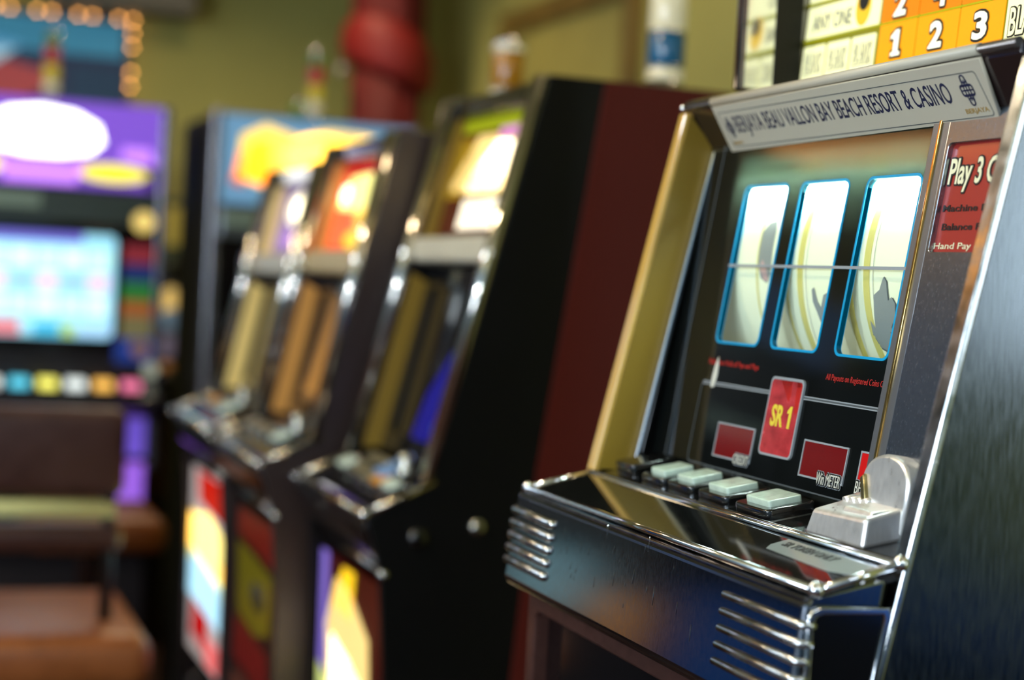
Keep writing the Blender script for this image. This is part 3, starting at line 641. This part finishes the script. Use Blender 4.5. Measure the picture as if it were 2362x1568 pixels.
    box('lower_door', (-h + .014, .046, .02), (h - .014, .12, zd - .45), black_gloss, t, r=.004)
    for y, z, r in ((.152, zd - .015, .011), (.07, zd - .030, .014)):
        lk = lathe('side_lock', [(r, 0), (r, .004), (r * .7, .007), (.002, .008)], (h + (.001 if not K.get('side2') else .001), y, z), locks if r < .012 else black_plastic, t, 14, 'x')
    return t
def R(a, b, c, d): return [(a, b), (c, b), (c, d), (a, d)]

w_hot = glow('print_white_hot', (255, 250, 225), 3.2); w_mid = glow('print_white', (250, 240, 215), 1.1); cream_g = glow('print_cream', (236, 206, 130), .75)
y_hot = glow('print_yellow_hot', (255, 236, 110), 1.3); y_mid = glow('print_yellow', (246, 200, 30), .75); y_dim = glow('print_ochre', (150, 120, 20), .35)
gr_g = glow('print_lime', (150, 160, 20), .5); pu_g = glow('print_lilac', (190, 120, 190), .6); re_g = glow('print_red', (190, 30, 30), .6); dr_g = glow('print_maroon', (70, 10, 8), .25)
bl_g = glow('print_blue', (40, 40, 200), .6); or_g = glow('print_orange', (240, 140, 50), .8); sk_g = glow('print_sky', (130, 205, 240), .9); pk_g = glow('print_pink', (236, 110, 110), .8)
mint = mat('button_mint', (190, 206, 190), .25, emit=.15); amber_b = mat('button_amber', (190, 130, 40), .25, emit=.15); dim_b = mat('button_dim', (120, 112, 84), .3)
rail_steel = mat('rail_steel', (190, 180, 160), .18, 1)
ledge_white = mat('ledge_grey_plastic', (196, 194, 176), .35, coat=.3)
red_dull = mat('belly_red', (120, 18, 14), .3, coat=.4); yel_dull = mat('belly_yellow', (120, 112, 10), .3, coat=.4); grey_dull = mat('belly_grey', (80, 86, 90), .3)

# second machine: maroon rear sides, cream marquee, blue screen
edge_chrome = mat('edge_chrome', (206, 202, 192), .1, 1)
P2 = dict(zd=.940, zt=1.533, zl=1.300, dt=.220, side=black_satin, side2=red_lam, edge=mat('edge_chrome', (196, 190, 176), .16, 1), liner=yellow_lam, ledge=ledge_white, rail=rail_steel,
    mbase=dr_g,
    mart=[('art_top_strip', [(-1, .86), (1, .86), (1, .97), (-1, .97)], gr_g), ('art_title', R(-.05, .76, .75, .86), pu_g), ('art_side', R(-1, .30, -.62, .80), y_dim),
          ('art_ground', [(-.95, .42), (-.55, .82), (.9, .80), (.95, .36), (.2, .30), (-.9, .36)], cream_g), ('art_burst', [(-.55, .40), (-.30, .60), (-.05, .76), (.55, .72), (.62, .36), (-.5, .34)], w_hot),
          ('art_table', R(-.50, .04, .72, .28), w_mid)],
    sbase=mat('screen_off_black', (4, 4, 8), .06, coat=.5),
    sart=[('game_ground', [(.12, 0), (1, 0), (1, .64), (.45, .60), (.2, .3)], glow('screen_navy', (14, 12, 110), .7)), ('game_reel', [(.45, .08), (.92, .05), (.96, .40), (.60, .46)], glow('screen_steel_blue', (80, 130, 200), .9)), ('game_symbol', [(.60, .36), (.82, .34), (.90, .54), (.70, .56)], glow('screen_peach', (220, 160, 110), 1.)),
          ('game_symbol', [(.52, .18), (.74, .16), (.78, .26), (.58, .28)], glow('screen_pale_blue', (150, 170, 230), 1.)), ('game_topper', [(.75, .78), (.98, .76), (1, .92), (.85, .95)], bl_g), ('game_symbol', [(.86, .60), (1, .58), (1, .78), (.9, .78)], y_hot)],
    btn=[(-.105, .055, .045, .022, mint), (-.03, .055, .04, .022, dim_b), (.04, .050, .04, .022, dim_b), (.09, .050, .035, .020, amber_b), (.145, .050, .042, .018, mint), (-.03, .085, .10, .012, dim_b)],
    cup=mat('coin_plate_blue', (120, 160, 210), .25, coat=.5),
    bbase=glow('belly_maroon', (60, 8, 6), .3),
    bart=[('art_left_border', R(-1, 0, -.78, 1), glow('belly_violet', (120, 100, 190), .7)), ('art_stripe', [(-1, .30), (-.2, .0), (1, -.0), (.3, .10), (-.6, .44), (-1, .52)], glow('belly_lime', (200, 214, 110), .9)), ('art_stripe', [(-.8, 0), (.4, 0), (-.5, .24), (-.9, .30)], glow('belly_lilac', (200, 130, 220), .8)),
          ('art_burst', [(-.62, .36), (.2, .10), (.75, .12), (.86, .46), (.80, .58), (.55, .60), (.50, .76), (-.1, .90), (-.50, .92), (-.78, .70)], cream_g), ('art_flame', [(-.55, .80), (-.3, .98), (.05, .98), (.0, .78)], y_mid), ('art_number', [(-.62, .36), (.35, .10), (.72, .20), (.60, .52), (.0, .62), (-.60, .68)], w_hot), ('art_underline', [(-.62, .34), (-.2, .16), (-.2, .20), (-.6, .38)], re_g)])
m2 = upright((-2.317, .594, 0), 'black slot machine with maroon rear sides and blue screen beside the chrome machine', P2)
beacon(m2, (-2.30 + 2.317, 1.068 - .594, 1.533), .028, [(.020, lens_white), (.052, lens_blue), (.075, lens_white)], .03)
# third machine: brown glossy sides, red and yellow marquee, unlit red belly
P3 = dict(zd=.955, zt=1.480, zl=1.275, dt=.190, side=brown_gloss, edge=P2['edge'], liner=mat('liner_tan', (206, 150, 76), .4), ledge=mat('ledge_tan_plastic', (176, 160, 120), .35), rail=rail_steel,
    mbase=glow('marquee_red', (226, 96, 60), .8),
    mart=[('art_top', R(-1, .82, 1, 1), re_g), ('art_burst', [(-.9, .45), (-.6, .80), (.5, .86), (.95, .7), (.9, .40), (.2, .38)], glow('marquee_lemon', (255, 250, 150), 1.1)), ('art_coin', ell(.25, .34, .42, .12, 16), y_mid), ('art_coin', ell(.1, .10, .48, .12, 16), y_mid), ('art_spark', ell(-.70, .60, .18, .12, 12), w_hot)],
    sbase=black_glass,
    sart=[('game_ground', [(-.2, .05), (.9, .05), (1, .95), (.1, .95)], glow('screen_sepia', (120, 86, 50), .45)), ('game_symbol', [(-.1, .1), (.3, .1), (.6, .8), (.2, .8)], glow('screen_tan', (190, 140, 70), .6)), ('game_reel', [(.4, .1), (.85, .1), (.95, .7), (.6, .72)], glow('screen_slate', (90, 96, 130), .5))],
    btn=[(-.12, .055, .045, .022, dim_b), (-.05, .055, .045, .022, dim_b), (.02, .055, .045, .022, dim_b), (.10, .055, .045, .026, mint)],
    cup=mat('coin_plate_steel', (170, 180, 180), .25, 1),
    bbase=mat('belly_dark', (30, 16, 14), .3, coat=.3),
    bart=[('art_top', [(-.8, .86), (.8, .80), (.8, .98), (-.8, .98)], red_dull), ('art_block', [(-.7, .48), (.1, .44), (.7, .50), (.7, .76), (-.1, .80), (-.8, .82)], yel_dull), ('art_hole', ell(.15, .62, .3, .07, 12), grey_dull), ('art_block', [(-.9, .24), (.7, .20), (.6, .40), (-.8, .46)], red_dull), ('art_base', R(-.9, .04, .8, .18), mat('belly_brown', (110, 60, 46), .3, coat=.3))])
m3 = upright((-2.738, .541, 0), 'dark brown slot machine with a red and yellow lit marquee and an unlit red belly', P3)
beacon(m3, (-2.70 + 2.738, .962 - .541, 1.480), .028, [(.012, lens_white), (.062, lens_amber), (.012, lens_white)], .085)
# fourth machine: white and violet marquee, bright yellow inner sides, lit belly
P4 = dict(zd=.965, zt=1.452, zl=1.268, dt=.180, side=brown_gloss, edge=P2['edge'], liner=mat('liner_yellow', (255, 226, 140), .4), ledge=mat('ledge_pale_plastic', (176, 172, 156), .35), rail=rail_steel,
    mbase=glow('marquee_violet', (130, 110, 160), .6),
    mart=[('art_burst', ell(.05, .62, .62, .28, 16), w_mid), ('art_spark', ell(.0, .62, .34, .16, 12), w_hot), ('art_band', R(-.6, .06, .7, .34), glow('marquee_purple', (150, 110, 200), .7))],
    sbase=black_glass,
    sart=[('game_ground', [(.1, .05), (.95, .05), (1, .9), (.4, .9)], glow('screen_dusk', (70, 70, 110), .5))],
    btn=[(-.12, .055, .045, .022, dim_b), (-.05, .055, .045, .022, amber_b), (.02, .055, .045, .022, dim_b), (.10, .055, .055, .03, mint)],
    cup=mat('coin_plate_steel2', (176, 190, 180), .25, 1),
    bbase=glow('belly_pale', (200, 190, 190), .5),
    bart=[('art_top', [(-.5, .84), (.9, .80), (.7, 1), (-.6, 1)], glow('belly_red_lit', (190, 24, 8), .7)), ('art_sun', [(-1, .56), (.95, .46), (.95, .72), (.0, .80), (-1, .74)], glow('belly_sun', (255, 236, 140), 1.7)), ('art_flare', R(-1, .50, -.75, .76), y_mid), ('art_flare', R(.75, .40, 1, .60), y_mid), ('art_sky', [(-1, .30), (1, .24), (1, .48), (-1, .56)], glow('belly_sky', (170, 222, 245), 1.2)), ('art_flag', [(-.8, .10), (.1, .06), (.2, .26), (-.7, .30)], glow('belly_crimson', (180, 10, 14), .7)), ('art_base', R(.1, .02, 1, .16), pk_g)])
m4 = upright((-3.152, .535, 0), 'farthest machine of the tilted row, with yellow inner sides and a sunny lit belly', P4)

# ------------------------------------------------------------------ upright cabinets at the end of the room, facing along the row
def tower(loc, label, K, rz=math.pi / 2):
    global ORG
    ORG = Vector((0, 0, 0))
    h = K['w'] / 2; zt = K['zt']; t = empty('slot_machine', loc, label, 'slot machine', None, rz)
    F = frame((0, 0, 0), (1, 0, 0), (0, 0, 1))
    box('cabinet', (-h, .02, 0), (h, .55, zt), K['body'], t, r=.006)
    for s in (-1, 1): prism('side_frame', [(-.012, .70), (-.012, zt), (.03, zt), (.03, .70)], s * h - .012, s * h + .012, K['edge'], t, r=.004)
    z0, z1 = K['mz']; mp = plate('marquee_glass', F, rrect(-h + .012, z0, h - .012, z1), -.015, .004, K['mbase'], t)
    for n, pts, m in K['mart']: plate(n, F, [(x * (h - .012), z0 + y * (z1 - z0)) for x, y in pts], .0046, .006, m, mp)
    z0, z1 = K['bz']; box('silver_band', (-h + .012, -.012, z0), (h - .012, .02, z1), K['band'], t, r=.006)
    box('band_slot', (-h * .9, -.015, z0 + (z1 - z0) * .42), (-h * .1, -.010, z0 + (z1 - z0) * .85), mat('band_plate', (130, 150, 136), .35, .3), t, r=.002)
    z0, z1 = K['sz']; sw = K['sw']
    plate('screen_bezel', F, [rrect(-h + .012, z0 - .03, h - .012, z1 + .03), rrect(-sw, z0, sw, z1, .02)], -.015, .010, black_gloss, t, .002)
    sc = plate('screen', F, rrect(-sw, z0, sw, z1, .02), -.012, -.002, K['sbase'], t)
    for n, pts, m in K['sart']: plate(n, F, [(x * sw, z0 + y * (z1 - z0)) for x, y in pts], -.0015, -.0005, m, sc)
    for n, pts, m in K.get('strip', []): plate(n, F, [(x * h, z) for x, z in pts], .0105, .0125, m, t)
    zd = K['zd']
    prism('button_deck', [(-.16, zd - .03), (-.16, zd), (-.01, zd + .035), (.03, zd + .035), (.03, zd - .06), (-.10, zd - .06)], -h, h, mat('deck_dark', (26, 22, 30), .25, coat=.4), t, r=.006)
    FBt = frame((0, -.155, zd + .002), (1, 0, 0), (0, .15, .035))
    for i, m in enumerate(K['btn']):
        n = len(K['btn']); u = -h * .86 + (i + .5) * 2 * h * .86 / n
        bz = plate('button_bezel', FBt, rrect(u - .026, .02, u + .026, .075, .006), 0, .006, black_plastic, t)
        plate('button_cap', FBt, rrect(u - .022, .024, u + .022, .071, .005), .006, .018, m, bz, .002)
    z0, z1 = K['lz']; lp = plate('belly_glass', F, rrect(-h + .012, z0, h - .012, z1), -.02, .004, K['lbase'], t)
    for n, pts, m in K['lart']: plate(n, F, [(x * (h - .012), z0 + y * (z1 - z0)) for x, y in pts], .0046, .006, m, lp)
    return t
violet = glow('purple_glass', (120, 76, 200), .75); lilac = glow('purple_light', (200, 132, 255), .9); lemon = glow('lemon_glass', (246, 232, 50), .95)
cyan_b = glow('button_cyan', (90, 200, 230), .9); yel_b = glow('button_yellow', (246, 240, 110), 1.0); whi_b = glow('button_white', (225, 235, 235), 1.0); ora_b = glow('button_orange', (250, 190, 90), .9); pin_b = glow('button_pink', (236, 120, 160), .8)
PV = dict(w=.575, zt=1.672, body=mat('cabinet_charcoal', (30, 28, 32), .3, coat=.3), edge=mat('edge_grey', (104, 104, 112), .25, .8), band=mat('band_graphite', (74, 84, 80), .3, .7),
    mz=(1.445, 1.668), mbase=violet, mart=[('art_oval', [(-.04 + .9 * q, .63 + .88 * (v_ - .63)) for q, v_ in [(-.72, .50), (-.66, .74), (-.45, .90), (-.1, .96), (.25, .90), (.50, .74), (.55, .52), (.42, .36), (.1, .30), (-.25, .30), (-.55, .36)]], glow('oval_white', (255, 255, 250), 3.0)),
        ('art_rays', [(-.45, .02), (.2, .02), (.30, .26), (-.1, .28), (-.5, .28)], lilac), ('art_ray', [(.62, .36), (.95, .30), (.9, .5), (.64, .5)], lilac), ('art_badge', ell(.56, .18, .34, .11, 18), lemon), ('art_badge', ell(-.72, .20, .26, .13, 18), lemon), ('art_edge', R(.86, .02, .98, .30), glow('purple_dark', (50, 30, 90), .4))],
    bz=(1.345, 1.435), sz=(1.045, 1.322), sw=.172, sbase=glow('screen_aqua', (150, 214, 236), .95),
    sart=[('game_title', R(-1, .90, .5, 1), glow('screen_violet', (116, 110, 214), .8))] + [('game_symbol', R(-.94 + .38 * i, .22 + .22 * j, -.62 + .38 * i, .40 + .22 * j), (glow('sym_pale', (206, 240, 248), 1.0), glow('sym_blue', (150, 196, 244), .95), glow('sym_mint', (196, 240, 224), .95), glow('sym_rose', (224, 196, 232), .95))[(i * 2 + j * 3) % 4]) for i in range(5) for j in range(3)] +
        [('game_meter', R(-.2, .02, .2, .14), glow('meter_teal', (50, 170, 210), .9)), ('game_meter', R(.22, .02, .42, .13), glow('meter_lime', (160, 190, 60), .9)), ('game_meter', R(-.98, .02, -.4, .16), glow('meter_coral', (220, 120, 130), .8)), ('game_meter', R(.46, .02, .96, .18), glow('meter_sky', (160, 205, 240), .95))],
    strip=[('indicator_light', ell(.83, 1.362, .10, .028, 14), glow('light_gold', (226, 196, 110), .9)), ('indicator_light', ell(.85, 1.022, .09, .024, 14), glow('light_copper', (160, 120, 84), .6)), ('indicator_light', ell(.95, .968, .07, .022, 14), glow('light_grey', (150, 156, 140), .6)), ('side_print', R(.66, 1.25, .94, 1.30), glow('strip_red', (130, 40, 50), .5)), ('side_print', R(.66, 1.20, .94, 1.25), glow('strip_blue', (30, 44, 100), .5)), ('side_print', R(.66, 1.15, .94, 1.20), glow('strip_green', (40, 110, 50), .5)), ('side_print', R(.66, 1.11, .94, 1.15), glow('strip_rust', (150, 84, 40), .5)), ('side_print', R(.66, 1.05, .94, 1.11), glow('strip_olive', (110, 104, 70), .5)), ('side_print', R(.62, .985, .96, 1.05), glow('strip_navy', (34, 56, 130), .5))],
    zd=.905, btn=[cyan_b, whi_b, cyan_b, yel_b, whi_b, ora_b, pin_b], lz=(.45, .88), lbase=mat('belly_ink', (10, 8, 14), .3), lart=[('art_panel', R(.62, .30, .98, .62), glow('belly_purple_light', (150, 96, 220), .8)), ('art_panel', R(.62, .66, .98, .92), glow('belly_indigo', (110, 84, 200), .7))])
t5 = tower((-4.6, .39, 0), 'tall slot machine with a purple marquee, white oval and pale blue screen, facing the row', PV)
beacon(t5, (-.01, .08, 1.672), .020, [(.03, lens_white), (.045, lens_yel), (.05, lens_red), (.03, lens_green)], .02)
PY = dict(w=.53, zt=1.66, body=mat('cabinet_black', (22, 20, 18), .55), edge=mat('edge_slate', (120, 122, 130), .25, .7), band=mat('band_steel', (96, 104, 110), .3, .7),
    mz=(1.42, 1.652), mbase=glow('marquee_steel_blue', (96, 140, 176), .7), mart=[('art_cloud', [(-.85, .30), (-.80, .78), (-.55, .92), (-.2, .80), (.1, .90), (.5, .88), (.9, .80), (.9, .3), (.3, .16), (-.4, .16)], glow('marquee_gold', (250, 210, 90), 1.3)), ('art_flame', [(-.78, .30), (-.72, .70), (-.5, .75), (-.45, .2)], glow('marquee_amber', (236, 172, 20), .9)), ('art_glow', ell(.05, .58, .40, .26, 18), glow('marquee_lemon2', (255, 246, 150), 1.2)), ('art_glow', ell(.60, .62, .34, .22, 18), glow('marquee_ivory', (255, 248, 210), 1.2)), ('art_red', [(-.90, .24), (-.80, .60), (-.74, .60), (-.76, .2)], glow('marquee_rust', (200, 90, 60), .7)), ('art_green', [(-.6, .02), (-.4, .02), (-.36, .16), (-.52, .18)], glow('marquee_green', (110, 190, 10), .9))],
    bz=(1.33, 1.41), sz=(1.0, 1.30), sw=.19, sbase=glow('screen_grey', (84, 92, 110), .5), sart=[('game_symbol', ell(-.7, .80, .22, .14, 14), glow('sym_peach', (226, 200, 170), .8)), ('game_symbol', ell(-.6, .3, .22, .12, 14), glow('sym_olive', (120, 116, 80), .5))],
    zd=.90, btn=[dim_b, mint, dim_b, amber_b, dim_b], lz=(.40, .84), lbase=mat('belly_black', (16, 12, 12), .3), lart=[('art_panel', R(-.6, .2, .6, .8), mat('belly_dim_red', (70, 16, 10), .4))])
t6 = tower((-4.4, 1.045, 0), 'tall slot machine with a wide blue and gold lit marquee behind the tilted row', PY)
beacon(t6, (.005, .08, 1.66), .020, [(.03, lens_white), (.045, lens_yel), (.05, lens_red), (.03, lens_green)], .02)
PD = dict(w=.40, zt=1.47, body=mat('cabinet_umber', (34, 28, 22), .35, coat=.2), edge=mat('edge_olive', (110, 104, 80), .3, .6), band=mat('band_umber', (70, 70, 64), .35, .6),
    mz=(1.28, 1.46), mbase=glow('dim_marquee', (60, 70, 50), .4), mart=[('art_block', R(-.5, .2, .1, .9), glow('dim_yellow', (150, 134, 60), .6)), ('art_block', R(.15, .3, .8, .8), glow('dim_green', (70, 84, 40), .5))],
    bz=(1.22, 1.27), sz=(1.0, 1.20), sw=.14, sbase=glow('dim_screen', (70, 66, 60), .4), sart=[('game_symbol', ell(-.1, .6, .25, .30, 14), glow('dim_gold', (226, 190, 110), .9)), ('game_symbol', ell(.1, .0, .3, .16, 14), glow('dim_steel', (96, 116, 130), .6))],
    strip=[('indicator_light', ell(-.05, 1.075, .18, .035, 14), glow('light_slate', (96, 118, 136), .7)), ('indicator_light', ell(-.42, 1.045, .16, .04, 14), glow('light_mustard', (160, 144, 60), .6)), ('indicator_light', ell(-.12, .985, .18, .04, 14), glow('light_mauve', (110, 100, 118), .6)), ('indicator_light', ell(.20, 1.31, .2, .05, 14), glow('light_olive', (120, 110, 60), .6))],
    zd=.90, btn=[mint, amber_b, dim_b, ora_b], lz=(.40, .84), lbase=mat('belly_umber', (30, 20, 14), .4), lart=[('art_panel', R(-.6, .2, .6, .8), mat('belly_ochre', (90, 56, 10), .4))])
t7 = tower((-5.6, .88, 0), 'dim small slot machine with scattered warm lights, between the purple and the gold marquee machines', PD)
PE = dict(PD); PE['zt'] = 1.62
t8 = tower((-5.6, 1.33, 0), 'dark slot machine hidden behind the gold marquee machine, only its signal lamp showing', PE)
beacon(t8, (-.05, .08, 1.62), .024, [(.03, lens_white), (.05, lens_yel), (.06, lens_red), (.04, lens_green)], .02)

dk_m = mat('marquee_unlit', (24, 28, 34), .3); dk_s = mat('screen_unlit', (10, 12, 14), .1)
PB = dict(PV); PB.update(mbase=dk_m, mart=[], sbase=dk_s, sart=[], btn=[dim_b] * 5, lz=(.40, .88), lbase=glow('added_belly_cobalt', (18, 60, 112), 1.3), lart=[], strip=[])  # this machine and the next are added; glowing bellies colour the shelf reflection
tower((-4.6, -1.62, 0), 'added unseen slot machine with a glowing cobalt belly, farthest left of the far machines', PB)
PT = dict(PB); PT.update(lbase=glow('added_belly_slate', (44, 46, 50), .4), lart=[('art_panel', R(-.2, .55, .7, .98), glow('added_belly_teal', (130, 168, 172), 1.6)), ('art_panel', R(-.9, .35, -.4, .75), glow('added_belly_orange', (226, 150, 74), 1.2))])
tower((-4.6, -.95, 0), 'added unseen slot machine with a glowing teal and orange belly beside the cobalt one', PT)

# ------------------------------------------------------------------ wall sign with bulb border, air conditioner, pillar, picture
ORG = Vector((0, 0, 0))
sg = empty('wall_sign', (XF, .20, 1.85), 'blue lit picture sign on the far wall with a border of small amber bulbs', 'sign')
FW = frame((.03, 0, 0), (0, 1, 0), (0, 0, 1))
plate('sign_board', FW, rrect(-.62, -.36, .60, .30), -.03, 0, glow('sign_navy', (30, 44, 70), .5), sg)
for n, pts, m in (('sign_sky', R(-.6, .16, .58, .29), glow('sign_teal', (50, 120, 150), .6)), ('sign_cloud', [(-.5, .12), (.1, .08), (.22, .18), (-.1, .24), (-.5, .26)], glow('sign_cloud', (150, 190, 205), .7)),
                  ('sign_figure', [(-.1, -.06), (.06, -.10), (.30, .02), (.36, .08), (.15, .12), (-.1, .1)], glow('sign_brick', (150, 60, 60), .6)), ('sign_water', [(-.6, -.34), (.36, -.34), (.3, -.12), (-.6, -.06)], glow('sign_blue', (50, 80, 180), .7)), ('sign_panel', R(.40, -.34, .58, .12), glow('sign_dark', (28, 54, 80), .4)), ('sign_glow', ell(.12, -.30, .14, .06, 14), glow('sign_cyan', (80, 190, 210), .8))):
    plate(n, FW, pts, .001, .004, m, sg)
bulb_m = mat('amber_bulb', (255, 190, 110), .3, emit=8, ec=(255, 176, 92))
bulbs = [(.61 - .147 * i - d, .305) for i in range(9) for d in (0, .052)] + [(.61, .258 - .147 * i - d) for i in range(5) for d in (0, .052)]
bmesh_bulb = None
for u, v in bulbs:
    if bmesh_bulb is None:
        o = lathe('bulb', [(.001, 0), (.005, 0), (.0075, .008), (.005, .014), (.001, .016)], (0, 0, 0), bulb_m, sg, 8, 'x'); bmesh_bulb = o
    else:
        o = bmesh_bulb.copy(); COL.objects.link(o)
    o.location = (.032, u, v)
tube('bulb_rope', [(.03, -.62, .305), (.03, .61, .305), (.03, .61, -.35)], .007, mat('rope_clear', (150, 110, 60), .3), sg, 8)
ls = empty('light_string', (-5.8, -1.9, ZC), 'string of amber bulbs along the ceiling, mirrored in the reel glass', 'string lights')
for r_ in (-.07, .07):
    tube('string_cable', [(-.68, r_, -.01), (1.0, r_ - .1, -.01)], .006, MATS['rope_clear'], ls, 8)
    for k in range(28):
        o = bmesh_bulb.copy(); COL.objects.link(o); o.parent = ls; o.location = (-.68 + k * .06, r_ - .1 * k / 28, -.03); o.scale = (2.4, 2.4, 2.4)
ac = empty('air_conditioner', (XF, .62, 2.17), 'grey wall air conditioner above the bulb-framed sign', 'air conditioner')
prism('case', [(-.12, 0), (.40, -.0), (.40, .26), (-.12, .26)], 0, .22, mat('ac_grey', (120, 116, 100), .5), ac, r=.02)
box('air_vent', (.06, -.08, -.004), (.19, .36, .004), black_satin, ac, r=.001)
plate('front_flap', frame((.222, 0, 0), (0, 1, 0), (0, 0, 1)), rrect(-.10, .03, .38, .10, .01), -.004, .003, mat('ac_flap', (104, 100, 88), .5), ac)
# red draped pillar
red_cloth = mat('red_cloth', (92, 7, 6), .75, noise=((20, 20, 3), .12, 0))
pl = empty('red_pillar', (-5.75, 1.60, 0), 'red cloth-wrapped pillar with a knotted sash in the room corner', 'pillar')
def fold_cyl(name, z0, z1, r0, r1, folds, amp, m, parent, nz=14, dx=lambda t: (0, 0)):
    bm = bmesh.new(); N = 72; rings = []
    for j in range(nz + 1):
        t = j / nz; rr = r0 + (r1 - r0) * t; ox, oy = dx(t)
        rings.append([bm.verts.new(((rr + amp * math.sin(folds * a + 3 * t)) * math.cos(a) + ox, (rr + amp * math.sin(folds * a + 3 * t)) * math.sin(a) + oy, z0 + (z1 - z0) * t)) for a in [2 * math.pi * k / N for k in range(N)]])
    for j in range(nz):
        for k in range(N): bm.faces.new((rings[j][k], rings[j][(k + 1) % N], rings[j + 1][(k + 1) % N], rings[j + 1][k]))
    bm.faces.new(rings[0]); bm.faces.new(rings[-1]); return from_bm(name, bm, m, parent, True)
fold_cyl('lower_drape', 0, 2.02, .135, .122, 9, .006, red_cloth, pl, 6)
fold_cyl('upper_drape', 2.02, ZC, .13, .118, 7, .005, red_cloth, pl, 6)
bm = bmesh.new(); N, Mm = 56, 12; rings = []
for k in range(N):
    a = 2 * math.pi * k / N; rr = .138; zc = 2.015 - .050 * math.sin(a - .2)
    rings.append([bm.verts.new(((rr + (.026 + .008 * math.sin(2 * a)) * math.cos(b)) * math.cos(a), (rr + (.026 + .008 * math.sin(2 * a)) * math.cos(b)) * math.sin(a), zc + (.075 + .025 * math.cos(a)) * math.sin(b))) for b in [2 * math.pi * q / Mm for q in range(Mm)]])
for k in range(N):
    for q in range(Mm): bm.faces.new((rings[k][q], rings[k][(q + 1) % Mm], rings[(k + 1) % N][(q + 1) % Mm], rings[(k + 1) % N][q]))
sash = from_bm('sash', bm, mat('red_sash', (124, 16, 10), .6), pl, True)
lathe('sash_highlight', [(.002, 0), (.018, .004), (.022, .012), (.012, .02)], (.08, -.175, 1.95), mat('highlight_silver', (190, 180, 190), .25, .6), pl, 14, 'y')  # silver disc modelled in place of the highlight on the sash
# framed picture on the back wall
pc = empty('framed_picture', (-4.92, YB, 1.80), 'plain olive picture in a brown wooden frame on the back wall', 'picture')
FPc = frame((0, -.02, 0), (1, 0, 0), (0, 0, 1))
plate('picture_sheet', FPc, rrect(-.50, -.36, .50, .30), -.018, -.004, mat('picture_olive', (150, 144, 74), .6, noise=((6, 6, 6), .1, 0)), pc)
plate('picture_frame', FPc, [rrect(-.56, -.42, .56, .36), rrect(-.49, -.35, .49, .29)], -.018, .012, wood_frame, pc, .004)
# chair in front of the purple machine
leather = mat('brown_leather', (50, 26, 22), .42, noise=((30, 30, 30), .15, .08), bump=((160, 160, 160), .15, .002))
seat_l = mat('tan_leather', (128, 74, 36), .38, noise=((20, 20, 20), .15, .06))
chr_m = empty('casino_chair', (-3.15, .20, 0), 'dark brown leather casino chair with a pale back rail, in front of the purple machine', 'chair')
def cushion(name, a, b, r, m, parent):
    o = box(name, a, b, m, parent, r=r, seg=4)
    for p in o.data.polygons: p.use_smooth = True
    return o
cushion('seat', (-.30, -.30, .50), (.18, .26, .60), .035, seat_l, chr_m)
cushion('backrest', (-.02, -.27, .825), (.05, .215, .985), .022, leather, chr_m)
cushion('lower_back_pad', (-.02, -.27, .725), (.05, .215, .775), .018, leather, chr_m)
tube('back_rail', [(.03, -.26, .802), (.03, .20, .802)], .017, mat('pale_green_rail', (196, 204, 146), .4), chr_m, 12)
for y in (-.24, .19): tube('back_post', [(.03, y, .52), (.03, y, .97)], .012, black_satin, chr_m, 10)
lathe('pedestal', [(.03, 0), (.03, .46), (.06, .50)], (-.06, -.03, .02), dark_chrome, chr_m, 18)
lathe('foot_plate', [(.22, 0), (.21, .015), (.05, .03)], (-.06, -.03, 0), dark_chrome, chr_m, 28)
# a second seat by the row
st = empty('casino_stool', (-3.85, .44, 0), 'small dark stool with an amber-brown seat between the chair and the tilted row', 'stool')
cushion('seat', (-.17, -.15, .62), (.17, .15, .70), .03, mat('amber_leather', (110, 58, 14), .4), st)
lathe('pedestal', [(.025, 0), (.025, .58), (.05, .61)], (0, 0, .02), dark_chrome, st, 16)
lathe('foot_plate', [(.19, 0), (.18, .015), (.04, .03)], (0, 0, 0), dark_chrome, st, 24)
tube('foot_ring', [(.13 * math.cos(a), .13 * math.sin(a), .28) for a in [2 * math.pi * k / 20 for k in range(21)]], .009, dark_chrome, st, 8)
